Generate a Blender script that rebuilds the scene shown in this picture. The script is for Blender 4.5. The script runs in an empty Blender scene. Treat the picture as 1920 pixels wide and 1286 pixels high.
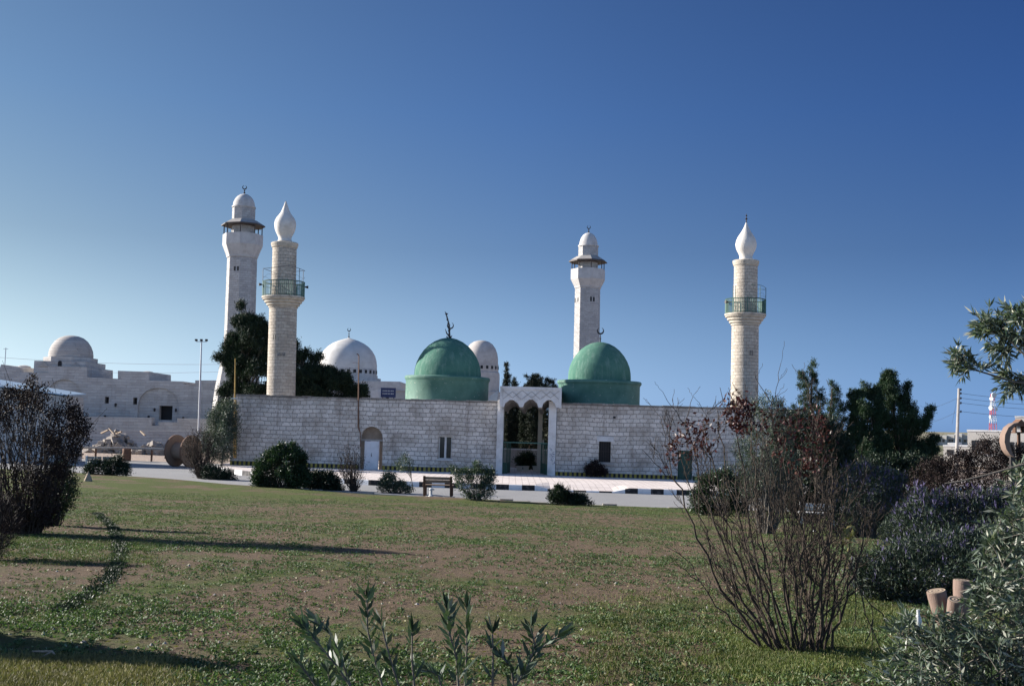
import bpy, math, random
import numpy as np
from mathutils import Vector, Matrix, geometry
PI = math.pi
sc = bpy.context.scene
COL = sc.collection
# ------------------------------------------------------------------ camera
F = 2000.0
CAMZ = 3.5
PITCH = math.atan(151 / F)
ROLL = 0.021
cam_d = bpy.data.cameras.new("camera")
cam = bpy.data.objects.new("camera", cam_d)
COL.objects.link(cam)
cam_d.sensor_fit = 'HORIZONTAL'
cam_d.sensor_width = 36.0
cam_d.lens = 36.0 * F / 1920
cam_d.clip_start = 0.05
cam_d.clip_end = 8000
CR = Matrix.Rotation(PI / 2 + PITCH, 3, 'X') @ Matrix.Rotation(ROLL, 3, 'Z')
cam.matrix_world = Matrix.Translation((0, 0, CAMZ)) @ CR.to_4x4()
sc.camera = cam
# ------------------------------------------------------------------ sun, sky, exposure
SUN_EL = math.radians(20.5)
SUN_TH = math.radians(16)
sdir = Vector((-math.cos(SUN_TH) * math.cos(SUN_EL), math.sin(SUN_TH) * math.cos(SUN_EL), math.sin(SUN_EL)))
sl = bpy.data.lights.new("sun", 'SUN')
sl.energy = 5.0
sl.angle = math.radians(0.5)
sl.color = (1.0, 0.94, 0.86)
so = bpy.data.objects.new("sun", sl)
COL.objects.link(so)
so.rotation_euler = (-sdir).to_track_quat('-Z', 'Y').to_euler()
so.location = (-60, 20, 40)
w = bpy.data.worlds.new("World")
sc.world = w
w.use_nodes = True
wn = w.node_tree.nodes
wl = w.node_tree.links
bg = wn['Background']
sky = wn.new('ShaderNodeTexSky')
sky.sky_type = 'NISHITA'
sky.sun_disc = False
sky.sun_elevation = SUN_EL
sky.sun_rotation = math.atan2(sdir.x, sdir.y)
sky.altitude = 900
sky.air_density = 1.0
sky.dust_density = 0.6
sky.ozone_density = 2.5
# the clear desert sky: blue all the way down, paler low on the sun side
tint = wn.new('ShaderNodeMixRGB'); tint.blend_type = 'MULTIPLY'; tint.inputs[0].default_value = 1.0
tint.inputs[2].default_value = (0.80, 0.98, 1.28, 1)
wl.new(sky.outputs[0], tint.inputs[1])
gtc = wn.new('ShaderNodeTexCoord'); gsep = wn.new('ShaderNodeSeparateXYZ'); wl.new(gtc.outputs['Generated'], gsep.inputs[0])
bw = wn.new('ShaderNodeRGBToBW'); wl.new(sky.outputs[0], bw.inputs[0])
hz = wn.new('ShaderNodeMixRGB'); hz.blend_type = 'MULTIPLY'; hz.inputs[0].default_value = 1.0
hz.inputs[2].default_value = (0.70, 0.98, 1.40, 1); wl.new(bw.outputs[0], hz.inputs[1])
rmp = wn.new('ShaderNodeMapRange'); rmp.inputs[1].default_value = 0.0; rmp.inputs[2].default_value = 0.28; rmp.inputs[3].default_value = 0.95; rmp.inputs[4].default_value = 0.0
wl.new(gsep.outputs[2], rmp.inputs[0])
smx = wn.new('ShaderNodeMixRGB'); wl.new(rmp.outputs[0], smx.inputs[0]); wl.new(tint.outputs[0], smx.inputs[1]); wl.new(hz.outputs[0], smx.inputs[2])
# deep polarised blue away from the sun; unseen half behind the camera boosted as added fill for the shaded wall
xr = wn.new('ShaderNodeMapRange'); xr.inputs[1].default_value = -0.9; xr.inputs[2].default_value = 0.9; wl.new(gsep.outputs[0], xr.inputs[0])
rp = wn.new('ShaderNodeValToRGB'); wl.new(xr.outputs[0], rp.inputs[0])
re_ = rp.color_ramp.elements
re_[0].position = 0.0; re_[0].color = (1.0, .85, .62, 1); re_[1].position = 1.0; re_[1].color = (.27, .33, .46, 1)
for p_, c_ in ((.26, (.77, .70, .57, 1)), (.5, (.51, .56, .61, 1)), (.73, (.29, .385, .52, 1))):
    e_ = re_.new(p_); e_.color = c_
zr2 = wn.new('ShaderNodeMapRange'); zr2.inputs[1].default_value = 0.1; zr2.inputs[2].default_value = 0.5; zr2.inputs[3].default_value = 1.0; zr2.inputs[4].default_value = 0.84
wl.new(gsep.outputs[2], zr2.inputs[0])
m1 = wn.new('ShaderNodeMixRGB'); m1.blend_type = 'MULTIPLY'; m1.inputs[0].default_value = 1.0; wl.new(rp.outputs[0], m1.inputs[1]); wl.new(zr2.outputs[0], m1.inputs[2])
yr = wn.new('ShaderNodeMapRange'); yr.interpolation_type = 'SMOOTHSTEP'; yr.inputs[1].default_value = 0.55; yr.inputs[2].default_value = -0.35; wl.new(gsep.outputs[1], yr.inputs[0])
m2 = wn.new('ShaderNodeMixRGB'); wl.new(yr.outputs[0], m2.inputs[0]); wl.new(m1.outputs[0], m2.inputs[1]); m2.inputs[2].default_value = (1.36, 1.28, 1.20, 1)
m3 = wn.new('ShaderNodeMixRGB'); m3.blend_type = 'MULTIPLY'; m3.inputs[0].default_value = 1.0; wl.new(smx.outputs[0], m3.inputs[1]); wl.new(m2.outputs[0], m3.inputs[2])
lo = wn.new('ShaderNodeMapRange'); lo.inputs[1].default_value = 0.0; lo.inputs[2].default_value = 0.16; lo.inputs[3].default_value = 1.40; lo.inputs[4].default_value = 1.0
wl.new(gsep.outputs[2], lo.inputs[0])
m4 = wn.new('ShaderNodeMixRGB'); m4.blend_type = 'MULTIPLY'; m4.inputs[0].default_value = 1.0; wl.new(m3.outputs[0], m4.inputs[1]); wl.new(lo.outputs[0], m4.inputs[2])
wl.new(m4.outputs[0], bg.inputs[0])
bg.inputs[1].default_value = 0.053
sc.view_settings.view_transform = 'Standard'
sc.view_settings.look = 'None'
sc.view_settings.exposure = 1.42
sc.view_settings.gamma = 1.0
sc.cycles.max_bounces = 6
sc.cycles.transparent_max_bounces = 8


# ------------------------------------------------------------------ helpers
def ray(px, py):
    return CR @ Vector(((px - 960) / F, -(py - 643) / F, -1))


def W(px, py, Y):
    """point seen at photo pixel (px,py) standing at forward distance Y"""
    d = ray(px, py)
    return Vector((0, 0, CAMZ)) + d * (Y / d.y)


def lerp(a, b, t):
    return a + (b - a) * t


def interp(x, xs, ys):
    return float(np.interp(x, xs, ys))


def zroad(x):
    return -0.28 - 0.009 * max(-70, min(70, x))


def yl(x):
    return interp(x, [-70, -40, -22, -15, -7, 3.5, 8.3, 25, 70], [80, 71, 62.7, 58.2, 54, 51, 50.4, 50, 50])


def hlawn(x, y):
    e = zroad(x) + 0.10
    t = 49.0 - y
    base = e + (0.0467 * t if t > 2 else (0.0467 * (t + 2) ** 2 / 8 if t > -2 else 0))
    if y < 5:
        base = e + 0.0467 * 44
    return base + 0.03 * math.sin(x * 0.7 + y * 0.3) * math.sin(y * 0.5)


def h(x, y):
    return hlawn(x, y) if y < yl(x) else zroad(x)


def G(px, py, fn=None):
    """point of the ground seen at photo pixel"""
    fn = fn or h
    d = ray(px, py)
    Y = 3.0
    while Y < 900:
        p = Vector((0, 0, CAMZ)) + d * (Y / d.y)
        if p.z <= fn(p.x, p.y):
            return p
        Y *= 1.004
    return p


def S(n, Y):
    return n * Y / F


def tag(o, label=None, cat=None, group=None, kind=None):
    if label: o['label'] = label
    if cat: o['category'] = cat
    if group: o['group'] = group
    if kind: o['kind'] = kind
    return o


def thing(name, label, cat, loc=(0, 0, 0), rot=(0, 0, 0), group=None):
    o = bpy.data.objects.new(name, None)
    COL.objects.link(o)
    o.location = loc
    o.rotation_euler = rot
    o.empty_display_size = 0.3
    return tag(o, label, cat, group)


def rootloc(o):
    v = Vector((0, 0, 0))
    while o is not None:
        v += o.location
        o = o.parent
    return v


def link(name, me, mat, parent=None, world=False):
    if mat is not None:
        me.materials.append(mat)
    o = bpy.data.objects.new(name, me)
    COL.objects.link(o)
    if parent is not None:
        o.parent = parent
        if world:
            me.transform(Matrix.Translation(-rootloc(parent)))
    return o


def dup(root, loc=None, rot=None, scale=None, label=None):
    r = root.copy()
    COL.objects.link(r)
    if loc is not None: r.location = loc
    if rot is not None: r.rotation_euler = rot
    if scale is not None: r.scale = scale
    if label: r['label'] = label
    for ch in list(root.children):
        c = ch.copy(); COL.objects.link(c); c.parent = r
        for g in list(ch.children):
            d = g.copy(); COL.objects.link(d); d.parent = c
    return r


class MB:
    def __init__(s):
        s.v = []; s.f = []

    def add(s, vs, fs):
        b = len(s.v)
        s.v += [tuple(v) for v in vs]
        s.f += [tuple(i + b for i in f) for f in fs]
        return s

    def box(s, x0, x1, y0, y1, z0, z1, M=None):
        vs = [Vector((x, y, z)) for z in (z0, z1) for y in (y0, y1) for x in (x0, x1)]
        if M is not None: vs = [M @ v for v in vs]
        return s.add(vs, [(0, 2, 3, 1), (4, 5, 7, 6), (0, 1, 5, 4), (2, 6, 7, 3), (0, 4, 6, 2), (1, 3, 7, 5)])

    def beam(s, a, b, wx, wz=None):
        """square bar from a to b"""
        a = Vector(a); b = Vector(b); wz = wz or wx
        d = (b - a)
        L = d.length
        q = d.to_track_quat('X', 'Z').to_matrix().to_4x4()
        return s.box(0, L, -wx / 2, wx / 2, -wz / 2, wz / 2, Matrix.Translation(a) @ q)

    def tube(s, pts, rs, n=6, cap=True):
        pts = [Vector(p) for p in pts]
        if not hasattr(rs, '__len__'): rs = [rs] * len(pts)
        b = len(s.v)
        up = Vector((0.13, 0.21, 0.97))
        for i, p in enumerate(pts):
            d = (pts[min(i + 1, len(pts) - 1)] - pts[max(i - 1, 0)])
            if d.length < 1e-9: d = Vector((0, 0, 1))
            d.normalize()
            a = d.cross(up)
            if a.length < 0.05: a = d.cross(Vector((1, 0, 0)))
            a.normalize(); c = d.cross(a)
            for k in range(n):
                t = 2 * PI * k / n
                s.v.append(tuple(p + (a * math.cos(t) + c * math.sin(t)) * rs[i]))
        for i in range(len(pts) - 1):
            for k in range(n):
                k2 = (k + 1) % n
                s.f.append((b + i * n + k, b + i * n + k2, b + (i + 1) * n + k2, b + (i + 1) * n + k))
        if cap:
            s.f.append(tuple(b + k for k in range(n))[::-1])
            s.f.append(tuple(b + (len(pts) - 1) * n + k for k in range(n)))
        return s

    def lathe(s, prof, n=48, cx=0, cy=0, rot=0.0, capb=True, capt=True):
        """prof: list of (r,z)"""
        b = len(s.v)
        for r, z in prof:
            for k in range(n):
                t = 2 * PI * k / n + rot
                s.v.append((cx + r * math.cos(t), cy + r * math.sin(t), z))
        for i in range(len(prof) - 1):
            for k in range(n):
                k2 = (k + 1) % n
                s.f.append((b + i * n + k, b + i * n + k2, b + (i + 1) * n + k2, b + (i + 1) * n + k))
        if capb: s.f.append(tuple(b + k for k in range(n))[::-1])
        if capt: s.f.append(tuple(b + (len(prof) - 1) * n + k for k in range(n)))
        return s

    def panel(s, outer, holes, y0, y1, M=None):
        """polygon in local x,z with holes, thickness y0..y1"""
        loops = [outer] + holes
        polys = [[Vector((p[0], p[1], 0)) for p in l] for l in loops]
        tris = geometry.tessellate_polygon(polys)
        flat = [p for l in loops for p in l]
        b = len(s.v); n = len(flat)
        vs = [Vector((p[0], y0, p[1])) for p in flat] + [Vector((p[0], y1, p[1])) for p in flat]
        if M is not None: vs = [M @ v for v in vs]
        s.v += [tuple(v) for v in vs]
        for t in tris:
            a, c, d = t
            area = (flat[c][0] - flat[a][0]) * (flat[d][1] - flat[a][1]) - (flat[c][1] - flat[a][1]) * (flat[d][0] - flat[a][0])
            if abs(area) < 1e-10: continue
            if area < 0: c, d = d, c
            s.f.append((b + a, b + c, b + d)); s.f.append((b + n + a, b + n + d, b + n + c))
        o = 0
        for li, l in enumerate(loops):
            m = len(l)
            for i in range(m):
                j = (i + 1) % m
                s.f.append((b + o + i, b + n + o + i, b + n + o + j, b + o + j))
            o += m
        return s

    def build(s, name, mat, parent=None, world=False, smooth=None, bevel=0):
        me = bpy.data.meshes.new(name)
        me.from_pydata(s.v, [], s.f)
        me.validate()
        if smooth:
            me.polygons.foreach_set('use_smooth', [True] * len(me.polygons))
            me.set_sharp_from_angle(angle=math.radians(smooth))
        o = link(name, me, mat, parent, world)
        if bevel:
            m = o.modifiers.new("bevel", 'BEVEL'); m.width = bevel; m.segments = 2; m.limit_method = 'ANGLE'
        return o


def np_mesh(name, verts, faces_n, nper):
    me = bpy.data.meshes.new(name)
    nv = len(verts); nf = faces_n
    me.vertices.add(nv)
    me.vertices.foreach_set('co', verts.astype(np.float32).ravel())
    me.loops.add(nf * nper)
    me.loops.foreach_set('vertex_index', np.arange(nf * nper, dtype=np.int32))
    me.polygons.add(nf)
    me.polygons.foreach_set('loop_start', np.arange(0, nf * nper, nper, dtype=np.int32))
    me.polygons.foreach_set('loop_total', np.full(nf, nper, dtype=np.int32))
    me.update()
    me.validate()
    return me


def leaf_mesh(name, c, ax, length, width, rng, shape='leaf'):
    """c: N,3 leaf bases; ax: N,3 axis; makes one pointed quad per leaf"""
    n = len(c)
    ax = ax / (np.linalg.norm(ax, axis=1, keepdims=True) + 1e-9)
    r = rng.normal(size=(n, 3))
    side = np.cross(ax, r)
    side /= (np.linalg.norm(side, axis=1, keepdims=True) + 1e-9)
    nrm = np.cross(ax, side)
    L = (length * rng.uniform(0.6, 1.25, n))[:, None]
    Wd = (width * rng.uniform(0.7, 1.2, n))[:, None]
    v = np.empty((n, 4, 3))
    v[:, 0] = c
    v[:, 1] = c + ax * L * 0.45 + side * Wd * 0.5 + nrm * Wd * 0.15
    v[:, 2] = c + ax * L + nrm * L * 0.08
    v[:, 3] = c + ax * L * 0.45 - side * Wd * 0.5 + nrm * Wd * 0.15
    return np_mesh(name, v.reshape(-1, 3), n, 4)


# ------------------------------------------------------------------ materials
class NT:
    def __init__(s, name):
        s.m = bpy.data.materials.new(name)
        s.m.use_nodes = True
        s.t = s.m.node_tree
        s.p = s.t.nodes['Principled BSDF']
        s.out = s.t.nodes['Material Output']

    def n(s, typ, ins=None, **kw):
        nd = s.t.nodes.new('ShaderNode' + typ)
        for k, v in kw.items(): setattr(nd, k, v)
        for k, v in (ins or {}).items():
            if isinstance(v, bpy.types.NodeSocket): s.t.links.new(v, nd.inputs[k])
            elif v is not None: nd.inputs[k].default_value = v
        return nd

    def l(s, a, b): s.t.links.new(a, b)

    def math(s, op, a, b=None, clamp=False):
        nd = s.n('Math', {0: a, 1: b}, operation=op); nd.use_clamp = clamp
        return nd.outputs[0]

    def mix(s, fac, a, b, mode='MIX'):
        nd = s.n('MixRGB', {0: fac, 1: a, 2: b}, blend_type=mode)
        return nd.outputs[0]

    def ramp(s, v, stops):
        nd = s.n('ValToRGB', {0: v})
        e = nd.color_ramp.elements
        while len(e) > 1: e.remove(e[-1])
        e[0].position = stops[0][0]; e[0].color = stops[0][1]
        for p, c in stops[1:]:
            x = e.new(p); x.color = c
        return nd.outputs[0]

    def noise(s, vec, scale, detail=4, rough=0.55, dim='3D'):
        return s.n('TexNoise', {'Vector': vec, 'Scale': scale, 'Detail': detail, 'Roughness': rough}, noise_dimensions=dim).outputs[0]

    def obj(s): return s.n('TexCoord').outputs['Object']

    def bump(s, height, dist, strength=1.0):
        nd = s.n('Bump', {'Height': height, 'Distance': dist, 'Strength': strength})
        s.l(nd.outputs[0], s.p.inputs['Normal'])

    def fin(s, color, rough=0.8, spec=0.3, metal=0.0):
        if isinstance(color, bpy.types.NodeSocket): s.l(color, s.p.inputs['Base Color'])
        else: s.p.inputs['Base Color'].default_value = color
        s.p.inputs['Roughness'].default_value = rough
        s.p.inputs['Specular IOR Level'].default_value = spec
        s.p.inputs['Metallic'].default_value = metal
        return s.m


def C(r, g, b): return (r, g, b, 1)
def G1(v): return (v, v, v, 1)


def mat_plain(name, col, rough=0.7, var=0.25, scale=4, spec=0.3, metal=0.0, bump=0.004, dirt=None):
    t = NT(name); o = t.obj()
    n1 = t.noise(o, scale, 6); n2 = t.noise(o, scale * 9, 4)
    k = t.math('ADD', t.math('MULTIPLY', n1, 0.7), t.math('MULTIPLY', n2, 0.3))
    f = t.ramp(k, [(0.3, G1(1 - var)), (0.7, G1(1 + var * 0.3))])
    c = t.mix(1.0, C(*col), f, 'MULTIPLY')
    if dirt:
        d = t.ramp(t.noise(o, scale * 0.6, 8, 0.7), [(0.5, G1(0)), (0.68, G1(1))])
        c = t.mix(t.math('MULTIPLY', d, dirt[1]), c, C(*dirt[0]))
    t.bump(n2, bump)
    return t.fin(c, rough, spec, metal)


def mat_stone(name, c1, c2, mortar, bw, bh, msize=0.012, cyl=0.0, warp=0.5, stain=0.35, bump=0.02, streak=True, rough=0.9, cracks=False):
    t = NT(name); o = t.obj()
    s = t.n('SeparateXYZ', {0: o})
    X, Y, Z = s.outputs
    if cyl:
        u = t.math('MULTIPLY', t.math('ARCTAN2', Y, X), cyl)
    else:
        u = t.math('ADD', X, t.math('MULTIPLY', Y, 1.0))
    row = t.math('FLOOR', t.math('DIVIDE', Z, bh))
    rv = t.n('CombineXYZ', {0: t.math('MULTIPLY', u, 0.9), 1: t.math('MULTIPLY', row, 7.37), 2: 0.0}).outputs[0]
    nz = t.noise(rv, 1.0, 1)
    wob = t.noise(o, 4.0, 4)
    u2 = t.math('ADD', u, t.math('MULTIPLY', nz, warp * 2))
    u2 = t.math('ADD', u2, t.math('MULTIPLY', wob, 0.11))
    wob2 = t.noise(t.n('CombineXYZ', {0: t.math('MULTIPLY', u, 0.35), 1: 3.3, 2: 0.0}).outputs[0], 1.0, 3)
    z2 = t.math('ADD', Z, t.math('ADD', t.math('MULTIPLY', wob2, bh * 0.8), t.math('MULTIPLY', t.noise(o, 5.0, 3), 0.045)))
    vec = t.n('CombineXYZ', {0: u2, 1: z2, 2: 0.0}).outputs[0]
    br = t.n('TexBrick', {'Vector': vec, 'Color1': C(*c1), 'Color2': C(*c2), 'Mortar': C(*mortar), 'Scale': 1.0,
                          'Mortar Size': msize, 'Mortar Smooth': 0.35, 'Bias': 0.0, 'Brick Width': bw, 'Row Height': bh}, offset=0.5)
    col = br.outputs[0]
    fine = t.noise(o, 14, 8, 0.65)
    col = t.mix(1.0, col, t.ramp(fine, [(0.25, G1(0.78)), (0.75, G1(1.12))]), 'MULTIPLY')
    big = t.noise(o, 0.55, 6, 0.65)
    col = t.mix(t.math('MULTIPLY', t.ramp(big, [(0.45, G1(0)), (0.7, G1(1))]), stain), col, C(c2[0] * 0.5, c2[1] * 0.46, c2[2] * 0.42))
    if streak:
        sv = t.n('CombineXYZ', {0: t.math('MULTIPLY', u, 1.6), 1: t.math('MULTIPLY', Z, 0.16), 2: 0.0}).outputs[0]
        st = t.noise(sv, 1.0, 6, 0.7)
        col = t.mix(t.math('MULTIPLY', t.ramp(st, [(0.52, G1(0)), (0.72, G1(1))]), stain), col, C(c2[0] * 0.42, c2[1] * 0.38, c2[2] * 0.36))
    hh = t.math('ADD', t.math('MULTIPLY', br.outputs[1], -1.0), t.math('MULTIPLY', fine, 0.7))
    t.bump(hh, bump)
    return t.fin(col, rough, 0.2)


def mat_dome(name, ca, cb, faded, chip):
    t = NT(name); o = t.obj()
    sv = t.n('Mapping', {0: o, 3: (2.2, 2.2, .22)}).outputs[0]
    st = t.noise(sv, 1.2, 8, .75); bg_ = t.noise(o, .7, 6, .7); fn = t.noise(o, 7, 8, .7)
    c = t.mix(t.ramp(bg_, [(.32, G1(0)), (.68, G1(1))]), C(*ca), C(*cb))
    c = t.mix(t.math('MULTIPLY', t.ramp(st, [(.50, G1(0)), (.66, G1(1))]), .75), c, C(*faded))
    c = t.mix(t.math('MULTIPLY', t.ramp(t.noise(sv, 2.3, 8, .8), [(.56, G1(0)), (.72, G1(1))]), .6), c, C(ca[0] * .45, ca[1] * .5, ca[2] * .5))
    c = t.mix(t.ramp(fn, [(.66, G1(0)), (.70, G1(1))]), c, C(*chip))
    t.bump(t.math('ADD', fn, t.math('MULTIPLY', bg_, 2.0)), .03)
    return t.fin(c, .92, .1)


def mat_leaf(name, ca, cb, rough=0.5, trans=0.25, cc=None, frac=0.1, k_=0.62, spec=.25):
    t = NT(name)
    g = t.n('NewGeometry')
    r = g.outputs['Random Per Island']
    ca, cb = [v * k_ for v in ca], [v * k_ for v in cb]
    cc = [v * k_ for v in cc] if cc else None
    col = t.mix(r, C(*ca), C(*cb))
    if cc:
        r2 = t.n('TexWhiteNoise', {'W': r}, noise_dimensions='1D').outputs[0]
        col = t.mix(t.math('LESS_THAN', r2, frac), col, C(*cc))
    big = t.noise(t.obj(), 1.3, 3)
    col = t.mix(1.0, col, t.ramp(big, [(0.35, G1(0.7)), (0.65, G1(1.2))]), 'MULTIPLY')
    t.fin(col, rough, spec)
    if trans:
        tr = t.n('BsdfTranslucent', {0: t.mix(1.0, col, C(0.9, 1.1, 0.5), 'MULTIPLY')})
        mx = t.n('MixShader', {0: trans, 1: t.p.outputs[0], 2: tr.outputs[0]})
        t.l(mx.outputs[0], t.out.inputs[0])
    return t.m


def mat_bark(name, a, b, scale=6):
    t = NT(name); o = t.obj()
    mp = t.n('Mapping', {0: o, 3: (3, 3, 0.6)}).outputs[0]
    n1 = t.noise(mp, scale, 6, 0.7)
    c = t.mix(n1, C(*a), C(*b))
    t.bump(n1, 0.01)
    return t.fin(c, 0.9, 0.2)


M = {}
M['wall'] = mat_stone('wall_limestone', (.64, .585, .53), (.47, .43, .385), (.33, .30, .27), .47, .302, .022, stain=.85, bump=.07, warp=.26)
M['wallcap'] = mat_stone('coping_stone', (.36, .33, .30), (.24, .215, .19), (.14, .13, .12), .7, .3, .02, stain=.7, bump=.05)
M['tower'] = mat_stone('minaret_limestone', (.48, .425, .355), (.37, .325, .27), (.235, .20, .17), .42, .25, .010, cyl=1.0, stain=.35, bump=.04, warp=.12)
M['tower_trim'] = mat_plain('minaret_trim_stone', (.45, .40, .33), .9, .35, 3, dirt=((.18, .15, .12), .6), bump=.02)
M['plaster'] = mat_plain('whitewashed_bulb', (.55, .52, .475), .8, .2, 1.1, dirt=((.30, .235, .18), .55), bump=.01)
M['btower'] = mat_stone('octagonal_tower_stone', (.42, .405, .39), (.32, .31, .30), (.22, .21, .205), .5, .24, .010, cyl=1.4, stain=.2, bump=.02, warp=.3)
M['btrim'] = mat_plain('tower_parapet_stone', (.44, .425, .41), .9, .25, 2, dirt=((.25, .23, .21), .5), bump=.01)
M['complex'] = mat_stone('new_ashlar', (.46, .44, .42), (.37, .352, .335), (.31, .29, .275), 1.1, .32, .010, stain=.3, bump=.015, warp=.4)
M['complexdome'] = mat_stone('dome_ashlar', (.42, .39, .36), (.35, .32, .295), (.27, .245, .23), .8, .32, .010, cyl=2.6, stain=.25, bump=.015)
M['whitedome'] = mat_plain('white_dome_render', (.50, .485, .46), .85, .2, .8, dirt=((.33, .305, .275), .45), bump=.004)
M['greydome'] = mat_plain('grey_dome_stone', (.44, .40, .37), .9, .25, 1.4, dirt=((.27, .24, .22), .5), bump=.01)
M['green'] = mat_dome('weathered_green_dome_paint', (.050, .128, .095), (.082, .175, .132), (.155, .235, .19), (.22, .25, .21))
t = NT('flaking_green_paint'); o_ = t.obj()
a_ = t.noise(o_, 5.0, 8, .7); b_ = t.noise(o_, 1.2, 4)
c_ = t.mix(t.ramp(b_, [(.3, G1(0)), (.7, G1(1))]), C(.044, .12, .088), C(.085, .18, .137))
c_ = t.mix(t.ramp(a_, [(.62, G1(0)), (.66, G1(1))]), c_, C(.30, .31, .26))
t.bump(a_, .02); M['greenflake'] = t.fin(c_, .65, .4)
M['greenmetal'] = mat_plain('green_painted_iron', (.024, .072, .052), .6, .3, 5, dirt=((.09, .05, .03), .4))
M['greenbar'] = mat_plain('pale_green_iron', (.055, .13, .105), .6, .25, 5)
M['iron'] = mat_plain('dark_iron', (.045, .04, .04), .55, .4, 8, metal=.3)
M['rust'] = mat_plain('rusty_iron', (.15, .08, .05), .8, .4, 8)
M['canopy'] = mat_plain('dark_canopy_metal', (.07, .055, .05), .6, .3, 3)
M['canopytop'] = mat_plain('canopy_roof', (.30, .28, .26), .7, .2, 3)
M['dark'] = mat_plain('dark_interior', (.012, .012, .014), .6, .2, 3)
M['glass'] = mat_plain('dark_glass', (.02, .024, .028), .12, .2, 2, spec=.6, bump=0.0)
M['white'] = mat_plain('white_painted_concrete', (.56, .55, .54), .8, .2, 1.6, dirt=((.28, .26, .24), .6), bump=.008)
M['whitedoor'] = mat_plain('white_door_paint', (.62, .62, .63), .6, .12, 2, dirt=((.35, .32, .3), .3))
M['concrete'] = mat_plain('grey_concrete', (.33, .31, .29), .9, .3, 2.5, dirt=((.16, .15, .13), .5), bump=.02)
M['tympanum'] = mat_plain('brown_stained_stone', (.24, .19, .145), .9, .4, 2.5, bump=.03)
M['cream'] = mat_plain('cream_plaster', (.60, .55, .46), .85, .2, 1.5, dirt=((.35, .3, .25), .4))
M['house'] = mat_plain('white_house_plaster', (.40, .375, .34), .85, .15, .5, dirt=((.45, .42, .38), .3))
M['wood'] = mat_bark('weathered_wood', (.16, .11, .075), (.27, .20, .15))
M['darkwood'] = mat_bark('dark_brown_wood', (.06, .035, .025), (.11, .065, .045))
M['cutwood'] = mat_bark('pale_cut_wood', (.22, .165, .12), (.34, .27, .20), 10)
M['logbark'] = mat_bark('pinkish_log_bark', (.12, .082, .066), (.23, .165, .135), 8)
t = NT('sawn_log_end'); o_ = t.obj()
rg = t.n('TexWave', {'Vector': o_, 'Scale': 9.0, 'Distortion': 2.5, 'Detail': 3.0}, wave_type='RINGS', rings_direction='Z').outputs[1]
c_ = t.mix(rg, C(.17, .125, .09), C(.30, .235, .175))
c_ = t.mix(t.ramp(t.noise(o_, 5, 6, .7), [(.5, G1(0)), (.65, G1(.7))]), c_, C(.10, .08, .065))
t.bump(rg, .004); M['logend'] = t.fin(c_, .9, .15)
M['bark'] = mat_bark('grey_brown_bark', (.07, .052, .04), (.16, .125, .10))
M['twig'] = mat_bark('brown_twigs', (.018, .013, .010), (.085, .066, .052), 14)
M['paletwig'] = mat_bark('grey_twigs', (.075, .065, .055), (.165, .145, .12), 12)
M['yellow'] = mat_plain('yellow_painted_pipe', (.42, .25, .05), .6, .4, 6, dirt=((.15, .07, .03), .6))
M['steel'] = mat_plain('galvanised_steel', (.42, .43, .45), .5, .15, 3, metal=.4)
M['blue'] = mat_plain('dark_blue_sign', (.03, .045, .12), .5, .3, 3)
M['bluesheet'] = mat_plain('pale_blue_sheet_roof', (.30, .40, .50), .5, .15, 1, spec=.5)
M['red'] = mat_plain('red_paint', (.45, .05, .04), .6, .2, 2)
M['mastwhite'] = mat_plain('white_paint', (.52, .52, .51), .6, .1, 2)
M['black'] = mat_plain('black_wire', (.02, .02, .02), .6, .2, 2)
M['rubble'] = mat_plain('rubble_stone', (.33, .29, .25), .95, .45, 1.5, bump=.04)
M['leafpine'] = mat_leaf('pine_needles', (.013, .030, .017), (.034, .060, .030), .7, .12)
M['leafpine2'] = mat_leaf('green_needles', (.022, .052, .024), (.055, .095, .042), .65, .18)
M['leafcyp'] = mat_leaf('cypress_foliage', (.014, .026, .015), (.034, .044, .022), .7, .08)
M['leafgreen'] = mat_leaf('glossy_green_leaves', (.020, .050, .020), (.06, .10, .045), .38, .2, (.16, .18, .12), .05)
M['leafolive'] = mat_leaf('olive_leaves', (.065, .098, .066), (.17, .21, .16), .45, .2, (.50, .50, .40), .14, .68, .3)
M['leafolivedark'] = mat_leaf('dull_olive_leaves', (.055, .085, .055), (.13, .165, .12), .5, .15, (.25, .27, .21), .08, .62, .25)
M['leafoleander'] = mat_leaf('oleander_leaves', (.05, .085, .055), (.115, .155, .105), .45, .22, (.40, .40, .33), .05)
M['leafred'] = mat_leaf('dark_red_leaves', (.055, .014, .014), (.12, .030, .028), .45, .22, (.18, .10, .08), .08)
M['leafbrown'] = mat_leaf('brownish_purple_leaves', (.018, .012, .010), (.050, .027, .024), .7, .12, (.16, .13, .12), .02)
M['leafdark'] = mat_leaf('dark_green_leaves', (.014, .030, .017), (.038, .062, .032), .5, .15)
M['lavender'] = mat_leaf('lavender_flowers', (.085, .07, .17), (.17, .14, .30), .7, .2)
M['rosemary'] = mat_leaf('rosemary_leaves', (.024, .045, .026), (.075, .105, .070), .6, .15, (.20, .19, .26), .06)
M['weed'] = mat_leaf('weed_leaves', (.040, .072, .030), (.125, .180, .072), .6, .25, (.26, .30, .20), .04, .85, .2)
M['grassblade'] = mat_leaf('grass_blades', (.07, .095, .026), (.165, .195, .055), .6, .2, (.28, .24, .12), .12, .72, .2)
M['drygrass'] = mat_leaf('dry_grass', (.17, .15, .06), (.30, .26, .11), .6, .2, None, .1, .8)
M['grit'] = mat_plain('pale_pebbles', (.30, .275, .25), .95, .3, 20)

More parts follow.
